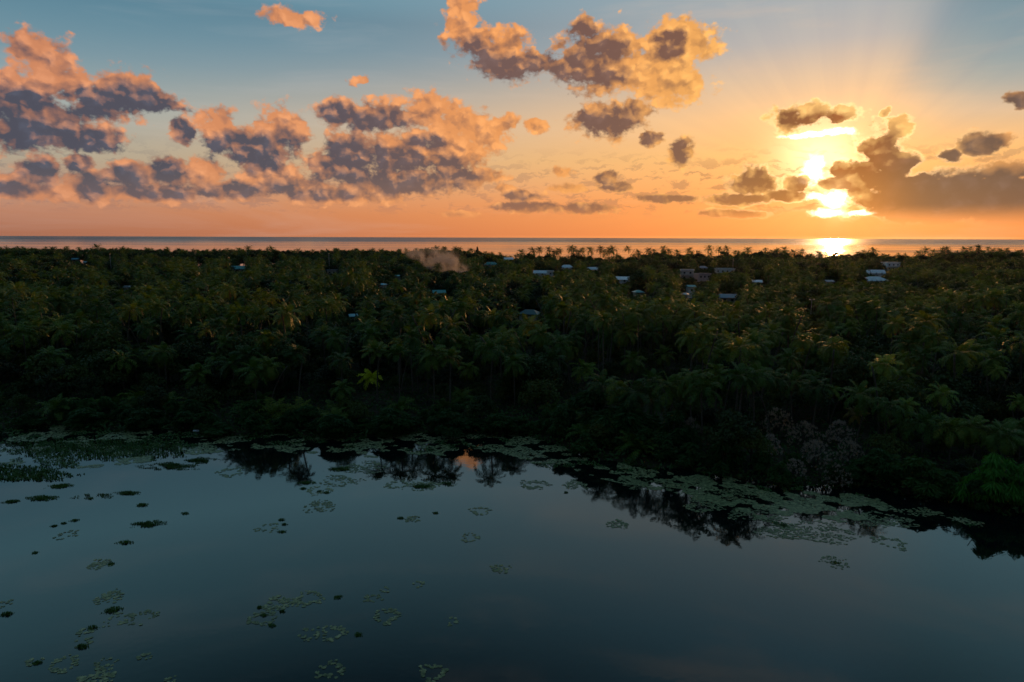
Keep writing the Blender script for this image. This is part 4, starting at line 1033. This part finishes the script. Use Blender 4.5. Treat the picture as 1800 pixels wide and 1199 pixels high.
# grassy weed bed, left
for k in range(26000):
    px = rg.uniform(-60, 330); py = rg.uniform(765, 846); c = at(px, py, 0)
    e1 = ((px - 20) / 95) ** 2 + ((py - 834) / 15) ** 2; e2 = ((px - 190) / 150) ** 2 + ((py - 790) / 17) ** 2
    if min(e1, e2) + .22 * blotch(c.x, c.y) + .16 * blotch(c.x * 2.3, c.y * 2.9) > 1 or rg.random() < .25 + .3 * min(e1, e2): continue
    e = rg.uniform(.5, 1.3); a = rg.uniform(0, 6.28); L = rg.uniform(.12, .3); cc_ = np.array([c.x, c.y, .0])
    d_ = np.array([cos(a) * cos(e), sin(a) * cos(e), sin(e)]); w_ = np.array([-sin(a), cos(a), 0]) * .06
    Qm.append([cc_ - w_, cc_ + w_, cc_ + d_ * L + w_, cc_ + d_ * L - w_])
tag(link('pond_weed', quads_mesh('pond_weed', Qm, [M['mat']])), 'green weed beds floating off the left bank and between the pads', 'pond weed', kind='stuff')

# pale foam float by the bank
c = at(345, 759, 0)
mb = MB(); mb.tube([(-.5, 0, .12), (-.42, 0, .14), (.42, 0, .14), (.52, 0, .12)], [.08, .17, .17, .07], 10)
o = link('float', mb.mesh('float', [M['foam']], True)); o.location = (c.x, min(c.y, shore(c.x) - .5), 0); o.rotation_euler = (0, 0, .15)
tag(o, 'small pale blue white float lying by the left bank', 'float')

# ================================================================ smoke
m = bpy.data.materials.new('smoke'); m.use_nodes = True; t_ = m.node_tree; t_.nodes.clear(); n = NT(t_)
g = objpos(n, 'Generated'); pv = t_.nodes.new('ShaderNodeVolumePrincipled'); mo = t_.nodes.new('ShaderNodeOutputMaterial')
op = objpos(n)
# plume: rises from the right foot and trails up to the left
gx, gy, gzz = n.sep(g)
axis = n.m('SUBTRACT', 0.90, n.m('MULTIPLY', gzz, 0.66))
wv = n.noise(op, 0.11, 4.0, 0.6)
wid = n.m('ADD', 0.09, n.m('MULTIPLY', gzz, 0.46))
off_ = n.m('DIVIDE', n.m('ADD', n.m('SUBTRACT', gx, axis), n.m('MULTIPLY', n.m('SUBTRACT', wv, .5), 0.35)), wid)
offy = n.m('DIVIDE', n.m('SUBTRACT', gy, .5), 0.42)
rr_ = n.m('ADD', n.m('MULTIPLY', off_, off_), n.m('MULTIPLY', offy, offy))
den = n.m('MULTIPLY', n.step(rr_, 1.0, 0.1), n.m('MULTIPLY', n.step(gzz, 1.0, 0.55), n.step(n.noise(op, 0.13, 5.0, 0.65, 0.8), 0.42, 0.70, 0.05, 1.0)))
n.put(pv, 'Density', n.m('MULTIPLY', den, 0.38)); pv.inputs['Color'].default_value = (0.84, 0.80, 0.79, 1); pv.inputs['Anisotropy'].default_value = 0.1
t_.links.new(pv.outputs[0], mo.inputs['Volume']); m.cycles.volume_step_rate = 1.0 if hasattr(m.cycles, 'volume_step_rate') else 1.0
D0 = 385.0; a0 = at_d(706, 430, D0); a1 = at_d(842, 504, D0)
mb = MB(); mb.box(((a0.x + a1.x) / 2, D0, (a0.z + max(1.2, a1.z)) / 2), ((a1.x - a0.x) / 2, 7.0, (a0.z - max(1.2, a1.z)) / 2))
o = link('smoke', mb.mesh('smoke', [m])); tag(o, 'pale pinkish smoke drifting up from the woods left of the middle', 'smoke', kind='stuff')

# ================================================================ haze: thin, even sea air round everything
m = bpy.data.materials.new('haze_air'); m.use_nodes = True; t_ = m.node_tree; t_.nodes.clear()
pv = t_.nodes.new('ShaderNodeVolumePrincipled'); mo = t_.nodes.new('ShaderNodeOutputMaterial'); t_.links.new(pv.outputs[0], mo.inputs['Volume'])
pv.inputs['Color'].default_value = (0.95, 0.93, 0.90, 1); pv.inputs['Density'].default_value = 0.000004; pv.inputs['Anisotropy'].default_value = 0.7
mb = MB(); mb.box((0, 5100, 15.6), (14500, 5600, 18.9))
tag(link('haze', mb.mesh('haze', [m])), 'thin warm sea haze over the island and the sea', 'haze', kind='stuff')
